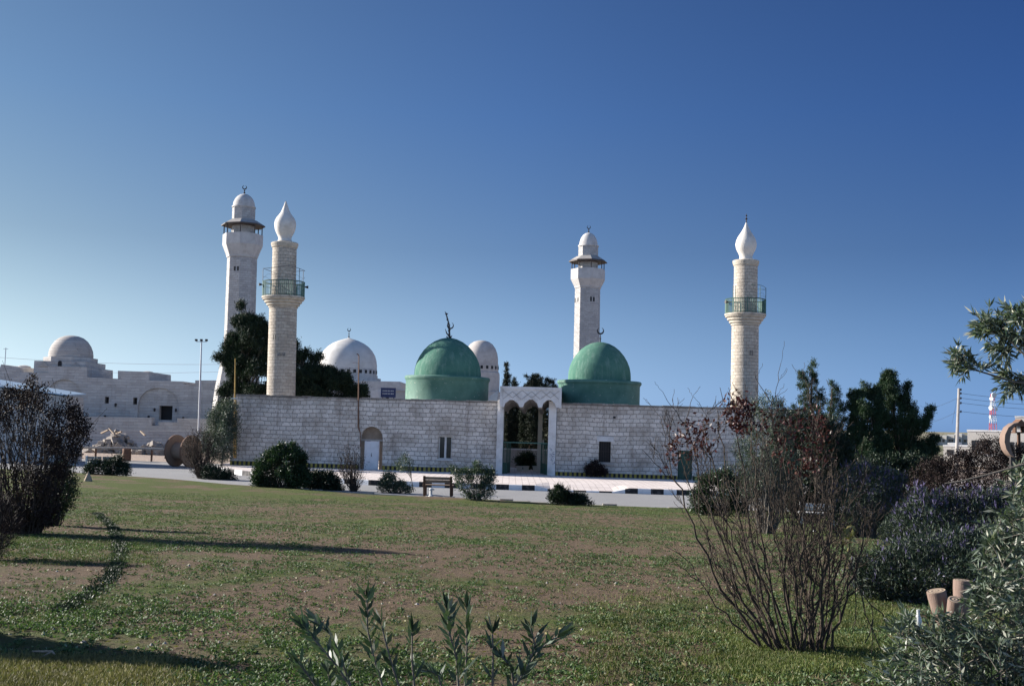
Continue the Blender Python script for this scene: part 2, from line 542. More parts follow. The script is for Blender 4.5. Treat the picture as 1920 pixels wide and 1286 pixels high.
# ground materials -------------------------------------------------
t = NT('lawn_soil_and_grass'); o_ = t.obj()
sp = t.n('SeparateXYZ', {0: o_})
soil = t.mix(t.noise(o_, 6, 8, .7), C(.105, .066, .040), C(.185, .125, .080))
soil = t.mix(t.ramp(t.noise(o_, 60, 5, .7), [(.35, G1(0)), (.75, G1(1))]), soil, C(.19, .148, .105))
gr = t.mix(t.noise(o_, 9, 6, .7), C(.055, .078, .022), C(.125, .150, .040))
dens = t.math('ADD', t.math('SUBTRACT', t.math('MULTIPLY', t.noise(o_, .45, 6, .65), 1.8), .40), t.math('MULTIPLY', t.noise(o_, 9, 6, .75), .55))
# greener belt near the far edge and at the near right, as the photo has
yb = t.ramp(t.math('DIVIDE', sp.outputs[1], 60.0), [(0.0, G1(.50)), (.14, G1(.50)), (.2, G1(.40)), (.36, G1(.38)), (.50, G1(.47)), (.62, G1(.40)), (.70, G1(.46)), (.80, G1(.60)), (1, G1(.5))])
xb = t.ramp(t.math('DIVIDE', t.math('ADD', sp.outputs[0], 12.0), 24.0), [(0.0, G1(.56)), (.3, G1(.5)), (.55, G1(.44)), (.72, G1(.52)), (1, G1(.56))])
dens = t.math('ADD', dens, t.math('ADD', t.math('SUBTRACT', yb, .5), t.math('SUBTRACT', xb, .5)))
gm = t.ramp(dens, [(.65, G1(0)), (.90, G1(1))])
col = t.mix(gm, soil, gr)
peb = t.n('TexVoronoi', {'Vector': o_, 'Scale': 9.0}, feature='F1').outputs[0]
col = t.mix(t.ramp(peb, [(.035, G1(1)), (.06, G1(0))]), col, C(.38, .34, .30))
t.bump(t.math('ADD', t.noise(o_, 22, 8, .75), t.math('ADD', t.math('MULTIPLY', gm, .5), t.math('MULTIPLY', t.noise(o_, 7, 5, .7), 2.0))), .11)
M['lawn'] = t.fin(col, .95, .15)

t = NT('dry_ground'); o_ = t.obj()
c_ = t.mix(t.noise(o_, .05, 8, .65), C(.34, .27, .22), C(.42, .34, .285))
c_ = t.mix(t.ramp(t.noise(o_, 2.5, 8, .7), [(.4, G1(0)), (.7, G1(1))]), c_, C(.26, .205, .17))
far = t.n('SeparateXYZ', {0: o_}).outputs[1]
c_ = t.mix(t.math('MULTIPLY', t.ramp(t.math('DIVIDE', far, 600.0), [(.3, G1(0)), (.36, G1(1))]), t.ramp(t.noise(o_, .02, 5), [(.4, G1(.5)), (.6, G1(1))])), c_, C(.15, .155, .09))
t.bump(t.noise(o_, 4, 8, .7), .08)
M['ground'] = t.fin(c_, .95, .1)

t = NT('worn_asphalt'); o_ = t.obj()
c_ = t.mix(t.noise(o_, .25, 6, .6), C(.22, .216, .214), C(.28, .275, .27))
c_ = t.mix(t.ramp(t.noise(o_, 1.1, 8, .7), [(.55, G1(0)), (.7, G1(1))]), c_, C(.24, .235, .23))
c_ = t.mix(1.0, c_, t.ramp(t.noise(o_, 80, 3), [(.3, G1(.8)), (.7, G1(1.15))]), 'MULTIPLY')
t.bump(t.noise(o_, 60, 3), .01)
M['asphalt'] = t.fin(c_, .85, .3)

t = NT('plaza_paving'); o_ = t.obj()
br = t.n('TexBrick', {'Vector': o_, 'Color1': C(.66, .585, .54), 'Color2': C(.60, .53, .49), 'Mortar': C(.33, .28, .26), 'Scale': 1.0, 'Mortar Size': .012, 'Brick Width': .4, 'Row Height': .4}, offset=0.0)
c_ = t.mix(t.math('MULTIPLY', t.ramp(t.noise(o_, .5, 8, .7), [(.45, G1(0)), (.75, G1(1))]), .55), br.outputs[0], C(.34, .29, .26))
t.bump(br.outputs[1], -.01)
M['paving'] = t.fin(c_, .85, .25)


def mat_stripes(name, ca, cb, width, axis=0, worn=.35, off=0.0):
    t = NT(name); o = t.obj()
    x = t.n('SeparateXYZ', {0: o}).outputs[axis]
    f = t.math('FRACT', t.math('DIVIDE', t.math('ADD', x, off), 2 * width))
    s = t.math('LESS_THAN', f, .5)
    c = t.mix(s, C(*ca), C(*cb))
    n = t.noise(o, 3.5, 8, .75)
    c = t.mix(t.math('MULTIPLY', t.ramp(n, [(.5, G1(0)), (.62, G1(1))]), worn), c, C(.30, .27, .25))
    t.bump(n, .01)
    return t.fin(c, .75, .3)


M['kerb'] = mat_stripes('black_and_white_kerb_paint', (.015, .015, .017), (.62, .62, .62), .74, 0, .25)
M['skirt'] = mat_stripes('black_and_yellow_skirting_paint', (.016, .015, .012), (.26, .20, .035), .16, 0, .22)

# ------------------------------------------------------------------ ground, road, plaza
rng = np.random.default_rng(7)
random.seed(11)


def grid_mesh(name, xs, ys, zf, mat):
    me = bpy.data.meshes.new(name)
    vs = [(x, y, zf(x, y)) for y in ys for x in xs]
    nx = len(xs)
    fs = [(j * nx + i, j * nx + i + 1, (j + 1) * nx + i + 1, (j + 1) * nx + i) for j in range(len(ys) - 1) for i in range(nx - 1)]
    me.from_pydata(vs, [], fs)
    me.polygons.foreach_set('use_smooth', [True] * len(fs))
    return link(name, me, mat)


def zground(x, y):
    z = zroad(x) - 0.03
    if y < 60: z = min(z, zroad(x)) - 0.35
    if y > 420:
        t_ = min(1, (y - 420) / 900)
        z += 5.2 * t_ * t_ * (3 - 2 * t_) + (1.2 * math.sin(x * .006 + 1.3) + .7 * math.sin(x * .017)) * t_
    return z


xs = sorted(set([-3000, -1800, -1000, -600, -350, -200, -120] + list(range(-90, 91, 6)) + [120, 160, 200, 260, 320, 380, 440, 500, 560, 620, 700, 800, 1000, 1400, 2000, 3000]))
ys = [-300, -100, -30, 0, 20, 40, 52, 60, 66, 72, 80, 90, 100, 115, 130, 150, 180, 220, 270, 330, 400, 480, 560, 650, 750, 850, 950, 1100, 1320, 1700, 2600, 4000]
tag(grid_mesh('ground', xs, ys, zground, M['ground']), kind='structure')

# lawn
lx = np.linspace(-48, 60, 190)
me = bpy.data.meshes.new('lawn')
tr = np.concatenate([np.linspace(0, 1, 130)])
vs = []
trench = [(180, 962), (212, 990), (226, 1020), (224, 1050), (205, 1085), (160, 1120), (105, 1150)]  # course of the curved dark line across the left lawn
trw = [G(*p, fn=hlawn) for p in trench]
def dark_line_d(x, y):
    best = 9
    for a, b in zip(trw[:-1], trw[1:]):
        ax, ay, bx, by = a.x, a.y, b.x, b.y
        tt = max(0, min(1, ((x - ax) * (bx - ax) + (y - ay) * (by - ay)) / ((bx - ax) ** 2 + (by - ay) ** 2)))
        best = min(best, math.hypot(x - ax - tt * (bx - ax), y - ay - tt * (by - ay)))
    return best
for tt in tr:
    for x in lx:
        e = yl(x)
        y = -4 + (e + 4) * (tt ** 1.25)
        z = hlawn(x, y)
        if tt >= 0.999: z = zroad(x) - 0.1
        vs.append((x, y, z))
nx = len(lx)
fs = [(j * nx + i, j * nx + i + 1, (j + 1) * nx + i + 1, (j + 1) * nx + i) for j in range(len(tr) - 1) for i in range(nx - 1)]
me.from_pydata(vs, [], fs)
me.polygons.foreach_set('use_smooth', [True] * len(fs))
tag(link('lawn', me, M['lawn']), kind='structure')

# road: one sheet, its far side reaches under the plaza and, on the left, to the sandy verge
rb = MB()
rx = [-150, -70, -45, -30, -24, -22, -21, -10, 0, 20, 60, 150]
top = [92, 88, 86, 84.5, 83, 82.5, 66, 64, 64, 64, 64, 64]
top = {-150: 92, -70: 88, -45: 86, -30: 84.5, -24: 83.5, -22: 83, -21: 78, -10: 64, 0: 64, 20: 64, 60: 64, 150: 64}
rows = 6
vv = []
for x in rx:
    for k in range(rows):
        y = lerp(yl(x) - 1.0 if abs(x) < 70 else yl(x), top[x], k / (rows - 1))
        vv.append((x, y, zroad(x) - 0.012))
ff = [(i * rows + k, (i + 1) * rows + k, (i + 1) * rows + k + 1, i * rows + k + 1) for i in range(len(rx) - 1) for k in range(rows - 1)]
rb.add(vv, ff)
tag(rb.build('road', M['asphalt']), kind='structure')

# plaza slab with its kerb line
kl = [(-20.6, 77), (-20.3, 74.5), (-19.3, 71.6), (-17.2, 68.6), (-15, 66.2), (-12.6, 64.2), (-10.2, 62.9), (-8, 62.1), (-4, 61.8), (0, 61.7),
      (1.55, 61.7), (2.4, 61.7), (6.0, 61.65), (6.9, 61.65), (12, 61.6), (20, 61.6), (40, 61.6), (70, 61.6)]


def zp(x): return -0.009 * max(-70, min(70, x))


def zk(x):  # kerb top, dropped in front of the gate
    return zp(x) - (0.0 if x < 1.6 or x > 6.85 else 0.21 if 2.35 <= x <= 6.05 else 0.21 * ((x - 1.55) / .85 if x < 2.4 else (6.9 - x) / .9))


pb = MB()
cols = []
for (x, y) in kl:
    col_ = [(x, y + 0.16, zk(x))] + [(x, lerp(y + .16, 84 if x < -20 else 90, f_), lerp(zk(x), zp(x), min(1, f_ * 8))) for f_ in (.06, .125, .4, 1)]
    cols.append(col_)
vv = [p for c_ in cols for p in c_]
pb.add(vv, [(i * 5 + k, (i + 1) * 5 + k, (i + 1) * 5 + k + 1, i * 5 + k + 1) for i in range(len(kl) - 1) for k in range(4)])
tag(pb.build('pavement', M['paving']), kind='structure')
kb = MB()
fine_k = []
for (a, b) in zip(kl[:-1], kl[1:]):
    n_ = max(1, int((Vector(b) - Vector(a)).length / .35))
    for i in range(n_):
        fine_k.append((lerp(a[0], b[0], i / n_), lerp(a[1], b[1], i / n_)))
for (x0, y0), (x1, y1) in zip(fine_k[:-1], fine_k[1:]):
    pass
vv = []
for (x, y) in fine_k:
    zt = zk(x) + .006
    vv += [(x, y - .02, zroad(x) - .2), (x, y, zt - .02), (x, y + .02, zt), (x + .001, y + .165, zt), (x + .001, y + .165, zt - .3)]
kb.add(vv, [(i * 5 + k, (i + 1) * 5 + k, (i + 1) * 5 + k + 1, i * 5 + k + 1) for i in range(len(fine_k) - 1) for k in range(4)])
tag(kb.build('kerb', M['kerb']), kind='structure')
# crumbling earth kerb along the lawn edge
eb = MB()
random.seed(3)
x = -12.0
while x < 22:
    L = random.uniform(.3, .9)
    y = yl(x) + .05
    zz = zroad(x)
    if random.random() < .75:
        eb.box(x, x + L * .93, y - .12, y + random.uniform(.05, .12), zz - .05, zz + random.uniform(.05, .14), Matrix.Rotation(0, 4, 'Z'))
    x += L
tag(eb.build('lawn_edging', M['rubble'], bevel=.02), kind='structure')

# ------------------------------------------------------------------ perimeter wall
WM = Matrix.Translation((-19.75, 75.85, 0.178)) @ Matrix.Rotation(-0.057, 4, 'Z') @ Matrix.Rotation(0.009, 4, 'Y')
WI = WM.inverted()
WROT = (0, 0.009, -0.057)


def WP(px, py, dep=0.0):
    o = WI @ Vector((0, 0, CAMZ)); d = WI.to_3x3() @ ray(px, py)
    k = (dep - o.y) / d.y
    p = o + d * k
    return p.x, p.z


def pz(px, py): return WP(px, py)


XL = 0.0
GL = WP(934, 830)[0]; GR = WP(1043, 830)[0]
XR = WP(1522, 800)[0]
ZTL = WP(440, 739)[1]; ZTG = WP(930, 751.5)[1]; ZTR = WP(1370, 763)[1]


def ztop(s): return interp(s, [0, GL, WP(1370, 763)[0], 60], [ZTL, ZTG, ZTR, ZTR])


def rect(ax, ay, bx, by):
    x0, z0 = WP(ax, by); x1, z1 = WP(bx, ay)
    return x0, x1, z0, z1


def rect_loop(r): return [(r[0], r[2]), (r[1], r[2]), (r[1], r[3]), (r[0], r[3])]


TH = 0.7
a0, a1, az0, az1 = rect(673, 800, 719, 879)
asp = WP(696, 826)[1]  # springing
def arch_loop(x0, x1, z0, zs, zt, n=9, point=.0):
    cx = (x0 + x1) / 2; hw = (x1 - x0) / 2
    pts = [(x0, z0), (x1, z0)]
    for i in range(n + 1):
        t_ = i / n
        ang = t_ * PI
        c_ = math.cos(ang); s_ = math.sin(ang)
        pts.append((cx + hw * c_, zs + (zt - zs) * (s_ ** .85)))
    return pts
arch = arch_loop(a0, a1, -.02, asp, az1)
win = rect(821.5, 818, 847.5, 860)
LW = thing('stone_wall', 'long pale limestone block wall left of the white gateway, with an arched niche and a two pane window', 'wall', WM.translation, WROT, 'limestone perimeter walls')
mb = MB()
CH = .16
mb.panel([(0, -.4), (GL, -.4), (GL, ztop(GL) - CH), (0, ztop(0) - CH)][:], [], 0, TH)
mb = MB()
n_ = 24
mb.panel([(0, -.4), (GL, -.4), (GL, ztop(GL) - CH), (0, ztop(0) - CH)], [[(p[0], max(p[1], .003)) for p in arch][::-1], rect_loop(win)[::-1]], 0, TH)
mb.build('masonry', M['wall'], LW)
mb = MB(); mb2 = MB()
random.seed(5)
x = -.02
while x < GL + .01:
    L = min(random.uniform(.5, 1.1), GL + .02 - x)
    if L < .03: break
    mb.box(x, x + L - .012, -.03 + random.uniform(-.008, .008), TH + .03, ztop(x) - CH + .002, ztop(x) + random.uniform(-.04, .025))
    x += L
mb.build('coping', M['wallcap'], LW, bevel=.012)
mb = MB()
for (x0, x1) in ((0.0, a0 - .02), (a1 + .02, GL)):
    mb.box(x0, x1, -.045, .02, -.3, .30)
mb.build('striped_skirting', M['skirt'], LW)
# the niche
mb = MB(); mb.panel([(a0 - .1, asp - .02), (a1 + .1, asp - .02), (a1 + .1, az1 + .2), (a0 - .1, az1 + .2)], [], .40, .55); mb.build('tympanum', M['tympanum'], LW)
dx0, dx1 = WP(683, 850, .3)[0], WP(710, 850, .3)[0]
mb = MB(); mb.box(a0 - .05, dx0, .38, .56, -.3, asp - .022); mb.box(dx1 + .02, a1 + .1, .46, .6, -.3, asp - .022)
mb.build('niche_side', M['tympanum'], LW)
mb = MB(); mb.box(a0 + .02, a1 - .02, .36, .48, asp - .03, asp + .1); mb.build('lintel', M['concrete'], LW)
d = MB().box(dx0, dx1, .30, .36, -.02, asp - .05).build('door', M['whitedoor'], LW, bevel=.006)
mb = MB()
for k in (0, 1):
    xa = dx0 + .06 + k * (dx1 - dx0) / 2
    mb.box(xa, xa + (dx1 - dx0) / 2 - .12, .285, .305, .15, asp - .2)
mb.build('door_panel', M['whitedoor'], d)
hb = MB().tube([(dx0 + .52, .26, .98), (dx0 + .52, .24, 1.0), (dx0 + .52, .24, 1.12), (dx0 + .52, .26, 1.14)], .015).box(dx0 + .5, dx0 + .54, .27, .30, .9, 1.0)
hb.build('handle', M['iron'], d)
# window with white frame
wf = MB(); x0, x1, z0, z1 = win; fw = .06
wf.box(x0, x1, .2, .28, z0, z0 + fw); wf.box(x0, x1, .2, .28, z1 - fw, z1)
wf.box(x0, x0 + fw, .2, .28, z0 + fw, z1 - fw); wf.box(x1 - fw, x1, .2, .28, z0 + fw, z1 - fw)
xm = (x0 + x1) / 2; wf.box(xm - .07, xm + .07, .19, .285, z0 + fw, z1 - fw)
wobj = wf.build('window', M['white'], LW)
MB().box(x0 + .01, xm - .05, .24, .26, z0 + .01, z1 - .01).build('pane', M['glass'], wobj)
MB().box(xm + .05, x1 - .01, .24, .26, z0 + .01, z1 - .01).build('pane', M['glass'], wobj)
MB().box(x0 - .12, x1 + .12, -.05, .2, z0 - .1, z0 - .002).build('sill', M['white'], wobj)
# right stretch
RW = thing('stone_wall', 'cracked limestone block wall right of the white gateway, with a dark square window and a dark green door', 'wall', WM @ Vector((GR, 0, 0)), WROT, 'limestone perimeter walls')
rw = rect(1122.5, 828, 1145.5, 866); rd = rect(1270.5, 845, 1298.5, 893)
def sh(r): return (r[0] - GR, r[1] - GR, r[2], r[3])
rw = sh(rw); rd = sh(rd); rd = (rd[0], rd[1], -.005, rd[3])
LR = XR - GR
mb = MB(); mb.panel([(0, -.4), (LR, -.4), (LR, ztop(XR) - CH), (0, ztop(GR) - CH)], [rect_loop(rw)[::-1], rect_loop(rd)[::-1]], 0, TH)
mb.build('masonry', M['wall'], RW)
mb = MB(); x = 0
while x < LR - .1:
    L = min(random.uniform(.5, 1.1), LR - x)
    mb.box(x, x + L - .012, -.03 + random.uniform(-.008, .008), TH + .03, ztop(x + GR) - CH + .002, ztop(x + GR) + random.uniform(-.05, .02))
    x += L
mb.build('coping', M['wallcap'], RW, bevel=.012)
mb = MB()
for (x0, x1) in ((0.02, rd[0] - .03), (rd[1] + .03, LR)):
    mb.box(x0, x1, -.045, .02, -.3, .27)
mb.build('striped_skirting', M['skirt'], RW)
x0, x1, z0, z1 = rw
wobj = MB().box(x0, x1, .3, .36, z0, z1).build('window', M['dark'], RW)
mb = MB()
for k in range(1, 5):
    xx = lerp(x0, x1, k / 5); mb.box(xx - .012, xx + .012, .14, .165, z0, z1)
mb.box(x0, x1, .165, .18, (z0 + z1) / 2, (z0 + z1) / 2 + .03)
mb.build('grille', M['iron'], wobj)
MB().box(x0 - .15, x1 + .2, -.018, .2, z1 + .002, z1 + .36).build('lintel', M['cream'] if False else M['white'], RW, bevel=.01)
MB().box(x0 - .05, x1 + .25, -.04, .25, z0 - .16, z0 - .003).build('sill', M['concrete'], wobj)
x0, x1, z0, z1 = rd
dd = MB().box(x0, x1, .2, .26, -.02, z1).build('door', M['greenmetal'], RW)
mb = MB()
for k in range(2):
    xa = lerp(x0, x1, k / 2) + .05; mb.box(xa, xa + (x1 - x0) / 2 - .1, .185, .2, .12, z1 * .48); mb.box(xa, xa + (x1 - x0) / 2 - .1, .185, .2, z1 * .54, z1 - .12)
mb.build('door_panel', M['greenmetal'], dd)
# crack running down the right wall
cr = [(1249, 768), (1249, 775), (1255, 778), (1256, 783), (1262, 785), (1262, 790), (1267, 800)]
mb = MB(); pp = [(WP(*p)[0] - GR, -.004, WP(*p)[1]) for p in cr]
for a, b in zip(pp[:-1], pp[1:]): mb.beam(a, b, .035, .02)
mb.build('crack', M['dark'], RW)
mb = MB()
for p in ((1152, 781),): q = WP(*p); mb.lathe([(.06, 0), (.07, .05)], 8)
# holes in stone: dark put-log
mb = MB(); q = WP(1152, 782); mb.box(q[0] - GR - .09, q[0] - GR + .09, -.012, .02, q[1] - .08, q[1] + .06); mb.build('putlog_hole', M['dark'], RW)

# ------------------------------------------------------------------ gateway
gp = WM @ Vector(((GL + GR) / 2, 0, 0))
GT = thing('gateway', 'white concrete gateway with a deep canopy of three pointed vaults and grooved lattice front', 'gateway', gp, WROT)
gc = (GL + GR) / 2
def gx(px, py=800, dep=0): return WP(px, py, dep)[0] - gc
def gz(px, py, dep=0): return WP(px, py, dep)[1]
FD = -.9   # fascia stands out from the wall
for (pa, pb_) in ((932.5, 944), (1028.5, 1043)):
    mb = MB().box(gx(pa), gx(pb_), -.35, .55, -.28, gz(960, 750)); pl_ = mb.build('pillar', M['white'], GT, bevel=.01)
mb = MB().box(gx(1009, 800, 4.6), gx(1017, 800, 4.6), 4.3, 4.9, -.3, 4.6); mb.build('pillar', M['cream'], GT)
mb = MB().box(gx(1018, 800, 4.6), gx(1021, 800, 4.6), 4.3, 4.9, -.3, 2.4); mb.build('gate_post', M['cream'], GT)
fx0, fx1 = gx(938.5, 740, FD), gx(1052, 740, FD); fz1 = gz(990, 726, FD); fz0 = gz(990, 763, FD)
# outline with three pointed vault mouths
outl = [(fx0, fz1), (fx0, fz0 - .05)]
zig = [(944.5, 763.5), (947, 756), (955.5, 749.5), (962, 749.5), (971.5, 756.5), (974, 763), (980.5, 763), (983.5, 755.5), (992, 749), (999, 749), (1007, 756), (1009.5, 764), (1016, 764), (1018.5, 756), (1026, 749.8), (1033, 749.8), (1040, 756.5), (1042.5, 764)]
zl = [(gx(a, b, FD), gz(a, b, FD)) for a, b in zig]
outl = [(fx0, fz0)] + zl + [(fx1, gz(1052, 764.5, FD)), (fx1, gz(1052, 728.5, FD)), (fx0, fz1)]
mb = MB().panel(outl, [], FD, FD + .18); fas = mb.build('fascia', M['white'], GT)
# frame rim and lattice grooves on the fascia
mb = MB()
ztp = gz(1052, 728.5, FD)
for k in range(3):
    pass
def L2(a, b, wd=.02):
    A = (gx(a[0], a[1], FD), FD - .012, gz(a[0], a[1], FD)); B = (gx(b[0], b[1], FD), FD - .012, gz(b[0], b[1], FD))
    mb.beam(A, B, wd, .03)
for cx_ in (960, 996, 1031):
    L2((cx_ - 17, 731.5), (cx_ + 1, 746)); L2((cx_ + 18, 732.5), (cx_ + 1, 746))
    L2((cx_ - 17, 748), (cx_ + 1, 734)); L2((cx_ + 17, 749), (cx_ + 1, 734))
mb.build('lattice_moulding', M['concrete'], fas)
mb = MB().box(fx0 - .04, fx1 + .04, FD - .05, FD, fz1 - .16, fz1 + .03).box(fx0 - .04, fx0 + .12, FD - .05, FD, fz0 + .02, fz1 - .163)
mb.box(fx1 - .12, fx1 + .04, FD - .05, FD, fz0 - .02, fz1 - .163)
mb.build('rim', M['white'], fas)
# canopy slab and folded vaults running back under it
mb = MB()
mb.box(fx0, fx1, FD + .182, 4.9, gz(990, 742, FD), fz1 - .06)
mb.build('roof_slab', M['white'], GT)
mb = MB()
pts_f = zl
dz_b = -.40
yb0, yb1 = FD + .184, 4.4
vs = []
for (x, z) in pts_f:
    vs.append((x, yb0, z)); vs.append((x, yb1, z + dz_b))
fs = [(2 * i, 2 * i + 1, 2 * i + 3, 2 * i + 2) for i in range(len(pts_f) - 1)]
mb.add(vs, fs)
vs2 = [(x, y, z + .12) for (x, y, z) in vs]
mb.add(vs2, [tuple(reversed(f)) for f in fs])
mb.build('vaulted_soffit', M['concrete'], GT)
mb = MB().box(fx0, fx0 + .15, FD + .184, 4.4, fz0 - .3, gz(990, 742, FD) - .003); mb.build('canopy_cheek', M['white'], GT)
# blue scribbles sprayed on the right pillar
mb = MB(); random.seed(8)
for (px_, py_) in ((1034, 843), (1037, 850), (1033, 853), (1037, 857), (1035, 862), (1038, 868)):
    q = (gx(px_, py_, -.36), gz(px_, py_, -.36))
    p_ = [(q[0] + .10 * math.sin(k * 1.9 + px_) + random.uniform(-.05, .05), -.354, q[1] + .12 * math.cos(k * 1.3 + py_) * (.4 + k / 6)) for k in range(5)]
    mb.tube(p_, .012, 4)
mb.build('graffiti', M['blue'], GT)
# iron gate: top bar, two leaves folded back
IG = thing('iron_gate', 'green iron double gate standing open between the white pillars', 'gate', gp, WROT)
zb = gz(990, 830, .3)
gl_, gr_ = gx(944.5, 800, .2), gx(1028, 800, .2)
MB().box(gl_, gr_, .14, .2, zb - .04, zb + .03).build('top_bar', M['greenbar'], IG)
def leafgate(x0, x1, y0, y1, bars, name='gate_leaf'):
    mb = MB()
    a = Vector((x0, y0, 0)); b = Vector((x1, y1, 0))
    for f_ in (0, 1):
        p = a.lerp(b, f_); mb.beam((p.x, p.y, .02), (p.x, p.y, zb - .05), .05)
    for z in (.06, .75, zb - .08): mb.beam((a.x, a.y, z), (b.x, b.y, z), .04)
    for k in range(1, bars): p = a.lerp(b, k / bars); mb.beam((p.x, p.y, .06), (p.x, p.y, zb - .08), .018)
    o = mb.build(name, M['greenmetal'], IG)
    mb = MB(); mb.beam((a.x, a.y, .4), (b.x, b.y, .4), .02, .68); o2 = mb.build('sheet_panel', M['greenmetal'], o)
    return o
leafgate(gl_ + .02, gx(952, 800, .4), .22, .22, 4)
leafgate(gx(952, 800, .4), gx(958, 800, 1.4), .25, 1.5, 8)
leafgate(gr_ - .02, gx(1024, 800, .6), .22, .6, 3)
leafgate(gx(1024, 800, .6) , gx(1016, 800, 1.6), .62, 1.8, 8)
# what stands in the court behind the gate
cw = thing('garden_wall', 'low cream garden wall seen through the open gate', 'wall', W(980, 880, 86), WROT)
MB().box(-3.5, 3.5, 0, .25, -.6, 1.55).build('masonry', M['concrete'], cw)
MB().box(-3.5, 3.5, -.04, .29, 1.552, 1.65).build('coping', M['white'], cw)
for i, (px_, lab) in enumerate(((974, 'cream square planter left of the pair inside the gate'), (986, 'cream square planter right of the pair inside the gate'), (1004, 'cream square planter beside the inner gate column'))):
    p = W(px_, 886, 80)
    t_ = thing('planter', lab, 'planter', p, WROT)
    MB().lathe([(.20, 0), (.24, .05), (.3, .42), (.34, .45), (.34, .5), (.27, .5), (.26, .42)], 4, rot=PI / 4, capt=True).build('pot', M['cream'], t_)
    MB().box(-.2, .2, -.2, .2, .40, .44).build('soil', M['darkwood'], t_)

# ------------------------------------------------------------------ green domed shrines
def dome_prof(r, hh, n=14, pointed=.0, z0=0.0, bulge=.0):
    p = []
    for i in range(n + 1):
        a = i / n * PI / 2
        rr = r * math.cos(a) ** (1.0 if pointed == 0 else 1.0)
        zz = hh * math.sin(a)
        rr *= 1 + bulge * math.sin(2 * a)
        if pointed: zz += pointed * hh * (i / n) ** 6
        p.append((max(rr, .01), z0 + zz))
    return p
def from_pixels(pts, cxpx, cypx, Y, base):
    """profile (r,z) from half widths in photo pixels and heights py at column centre, relative to base z"""
    return [(max(.008, S(hw, Y)), W(cxpx, py, Y).z - base) for hw, py in pts]

def shrine(label, cx, Y, prof_d, prof_drum, drum_top, wallpx, finial, group='green domed shrines'):
    c = W(cx, 790, Y); base = zp(c.x)
    t_ = thing('domed_shrine', label, 'shrine', (c.x, Y, base), WROT, group)
    bw = wallpx
    MB().box(-bw, bw, -3.5, 3.6, -.1, 4.55).build('wall', M['wall'], t_)
    MB().box(-bw - .1, bw + .1, -3.6, 3.7, 4.552, 4.75).build('roof', M['concrete'], t_)
    dr = from_pixels(prof_drum, cx, 0, Y, base)
    dr = [(dr[0][0], 4.753)] + dr
    do = MB().lathe(dr, 72).build('drum', M['greenflake'], t_, smooth=35)
    dm = from_pixels(prof_d, cx, 0, Y, base)
    o = MB().lathe(dm, 96).build('dome', M['green'], t_, smooth=60)
    finial(t_, dm[-1][1])
    return t_

def crescent(mb, c, R, r, thick, open_up=True, ang=0.0):
    """flat crescent in the x,z plane, open at the top"""
    n = 22
    pts = []
    for i in range(n + 1):
        a = math.radians(-250 + 320 * i / n) if False else math.radians(110 + 320 * i / n + ang)
        pts.append((a, math.sin(i / n * PI)))
    b = len(mb.v)
    for a, s in pts:
        w_ = thick * (.12 + .88 * s)
        mb.v += [tuple(Vector(c) + Vector(((R + k * w_ / 2 - w_ / 2) * math.cos(a), q * r, (R + k * w_ / 2 - w_ / 2) * math.sin(a)))) for k, q in ((1, -1), (1, 1), (-1, 1), (-1, -1))]
    for i in range(n):
        for k in range(4):
            k2 = (k + 1) % 4
            mb.f.append((b + i * 4 + k, b + (i + 1) * 4 + k, b + (i + 1) * 4 + k2, b + i * 4 + k2))
    mb.f.append((b, b + 1, b + 2, b + 3)); e = b + n * 4; mb.f.append((e + 3, e + 2, e + 1, e))

def fin_right(t_, z):
    f_ = thing_part = MB().tube([(0, 0, z - .05), (0, 0, z + .65)], [.05, .025], 8)
    for dz, r in ((.12, .07), (.27, .09), (.42, .065)):
        f_.lathe([(.02, z + dz - r * .8), (r, z + dz), (.02, z + dz + r * .8)], 10)
    crescent(f_, (0, 0, z + .83), .27, .035, .13)
    f_.build('crescent_finial', M['iron'], t_, smooth=40)
def fin_left(t_, z):
    # battered, bent finial with sprigs of rusted ironwork
    f_ = MB(); 
    f_.tube([(.05, 0, z - .05), (.02, 0, z + .5), (-.02, 0, z + 1.0), (-.18, 0, z + 1.5), (-.36, 0, z + 1.98)], [.09, .07, .06, .05, .02], 7)
    random.seed(4)
    for k in range(44):
        u = random.random(); q = Vector((lerp(.04, -.30, u ** 1.7), 0, z + lerp(.1, 1.9, u)))
        e = q + Vector((random.uniform(-.13, .13), random.uniform(-.13, .13), random.uniform(.03, .16)))
        f_.tube([q, e], [.035, .012], 5)
    f_.tube([(.1, 0, z), (-.18, 0, z + .35), (-.30, 0, z + .68)], [.05, .05, .015], 6)
    f_.tube([(.12, 0, z), (.24, 0, z + .2)], [.06, .02], 6)
    crescent(f_, (.08, 0, z + .92), .26, .03, .1)
    for k in range(8):
        a = k / 8 * 2 * PI; f_.tube([(.08 * math.cos(a), .08 * math.sin(a), z - .1), (.2 * math.cos(a), .2 * math.sin(a), z + .12)], [.04, .015], 5)
    f_.build('crescent_finial', M['iron'], t_)
DY = 80.0
left_d = [(62.5, 707), (62.5, 700), (61.2, 690), (58.5, 680), (53.5, 669), (46.5, 658), (37.5, 648.5), (27, 641), (16, 636), (7, 633.8), (1, 633.3)]
left_dr = [(77.5, 748), (77.5, 716), (78.5, 714), (80, 711.5), (80, 708.5), (78, 706.5), (60, 706)]
shrine('green domed shrine left of the gateway, with a battered leaning finial', 835.5, DY, left_d, left_dr, 707, 3.75, fin_left)
right_d = [(58.5, 716), (58.7, 708), (58, 698), (56, 688), (51.5, 677), (45.5, 667), (37, 657), (27.5, 649.5), (17.5, 644.5), (8, 642), (1, 641.2)]
right_dr = [(76, 756), (76, 724), (77, 722), (79, 719.5), (79, 716.5), (77, 714.8), (56, 714)]
shrine('green domed shrine right of the gateway, with an upright crescent finial', 1121, DY, right_d, right_dr, 714, 3.5, fin_right)

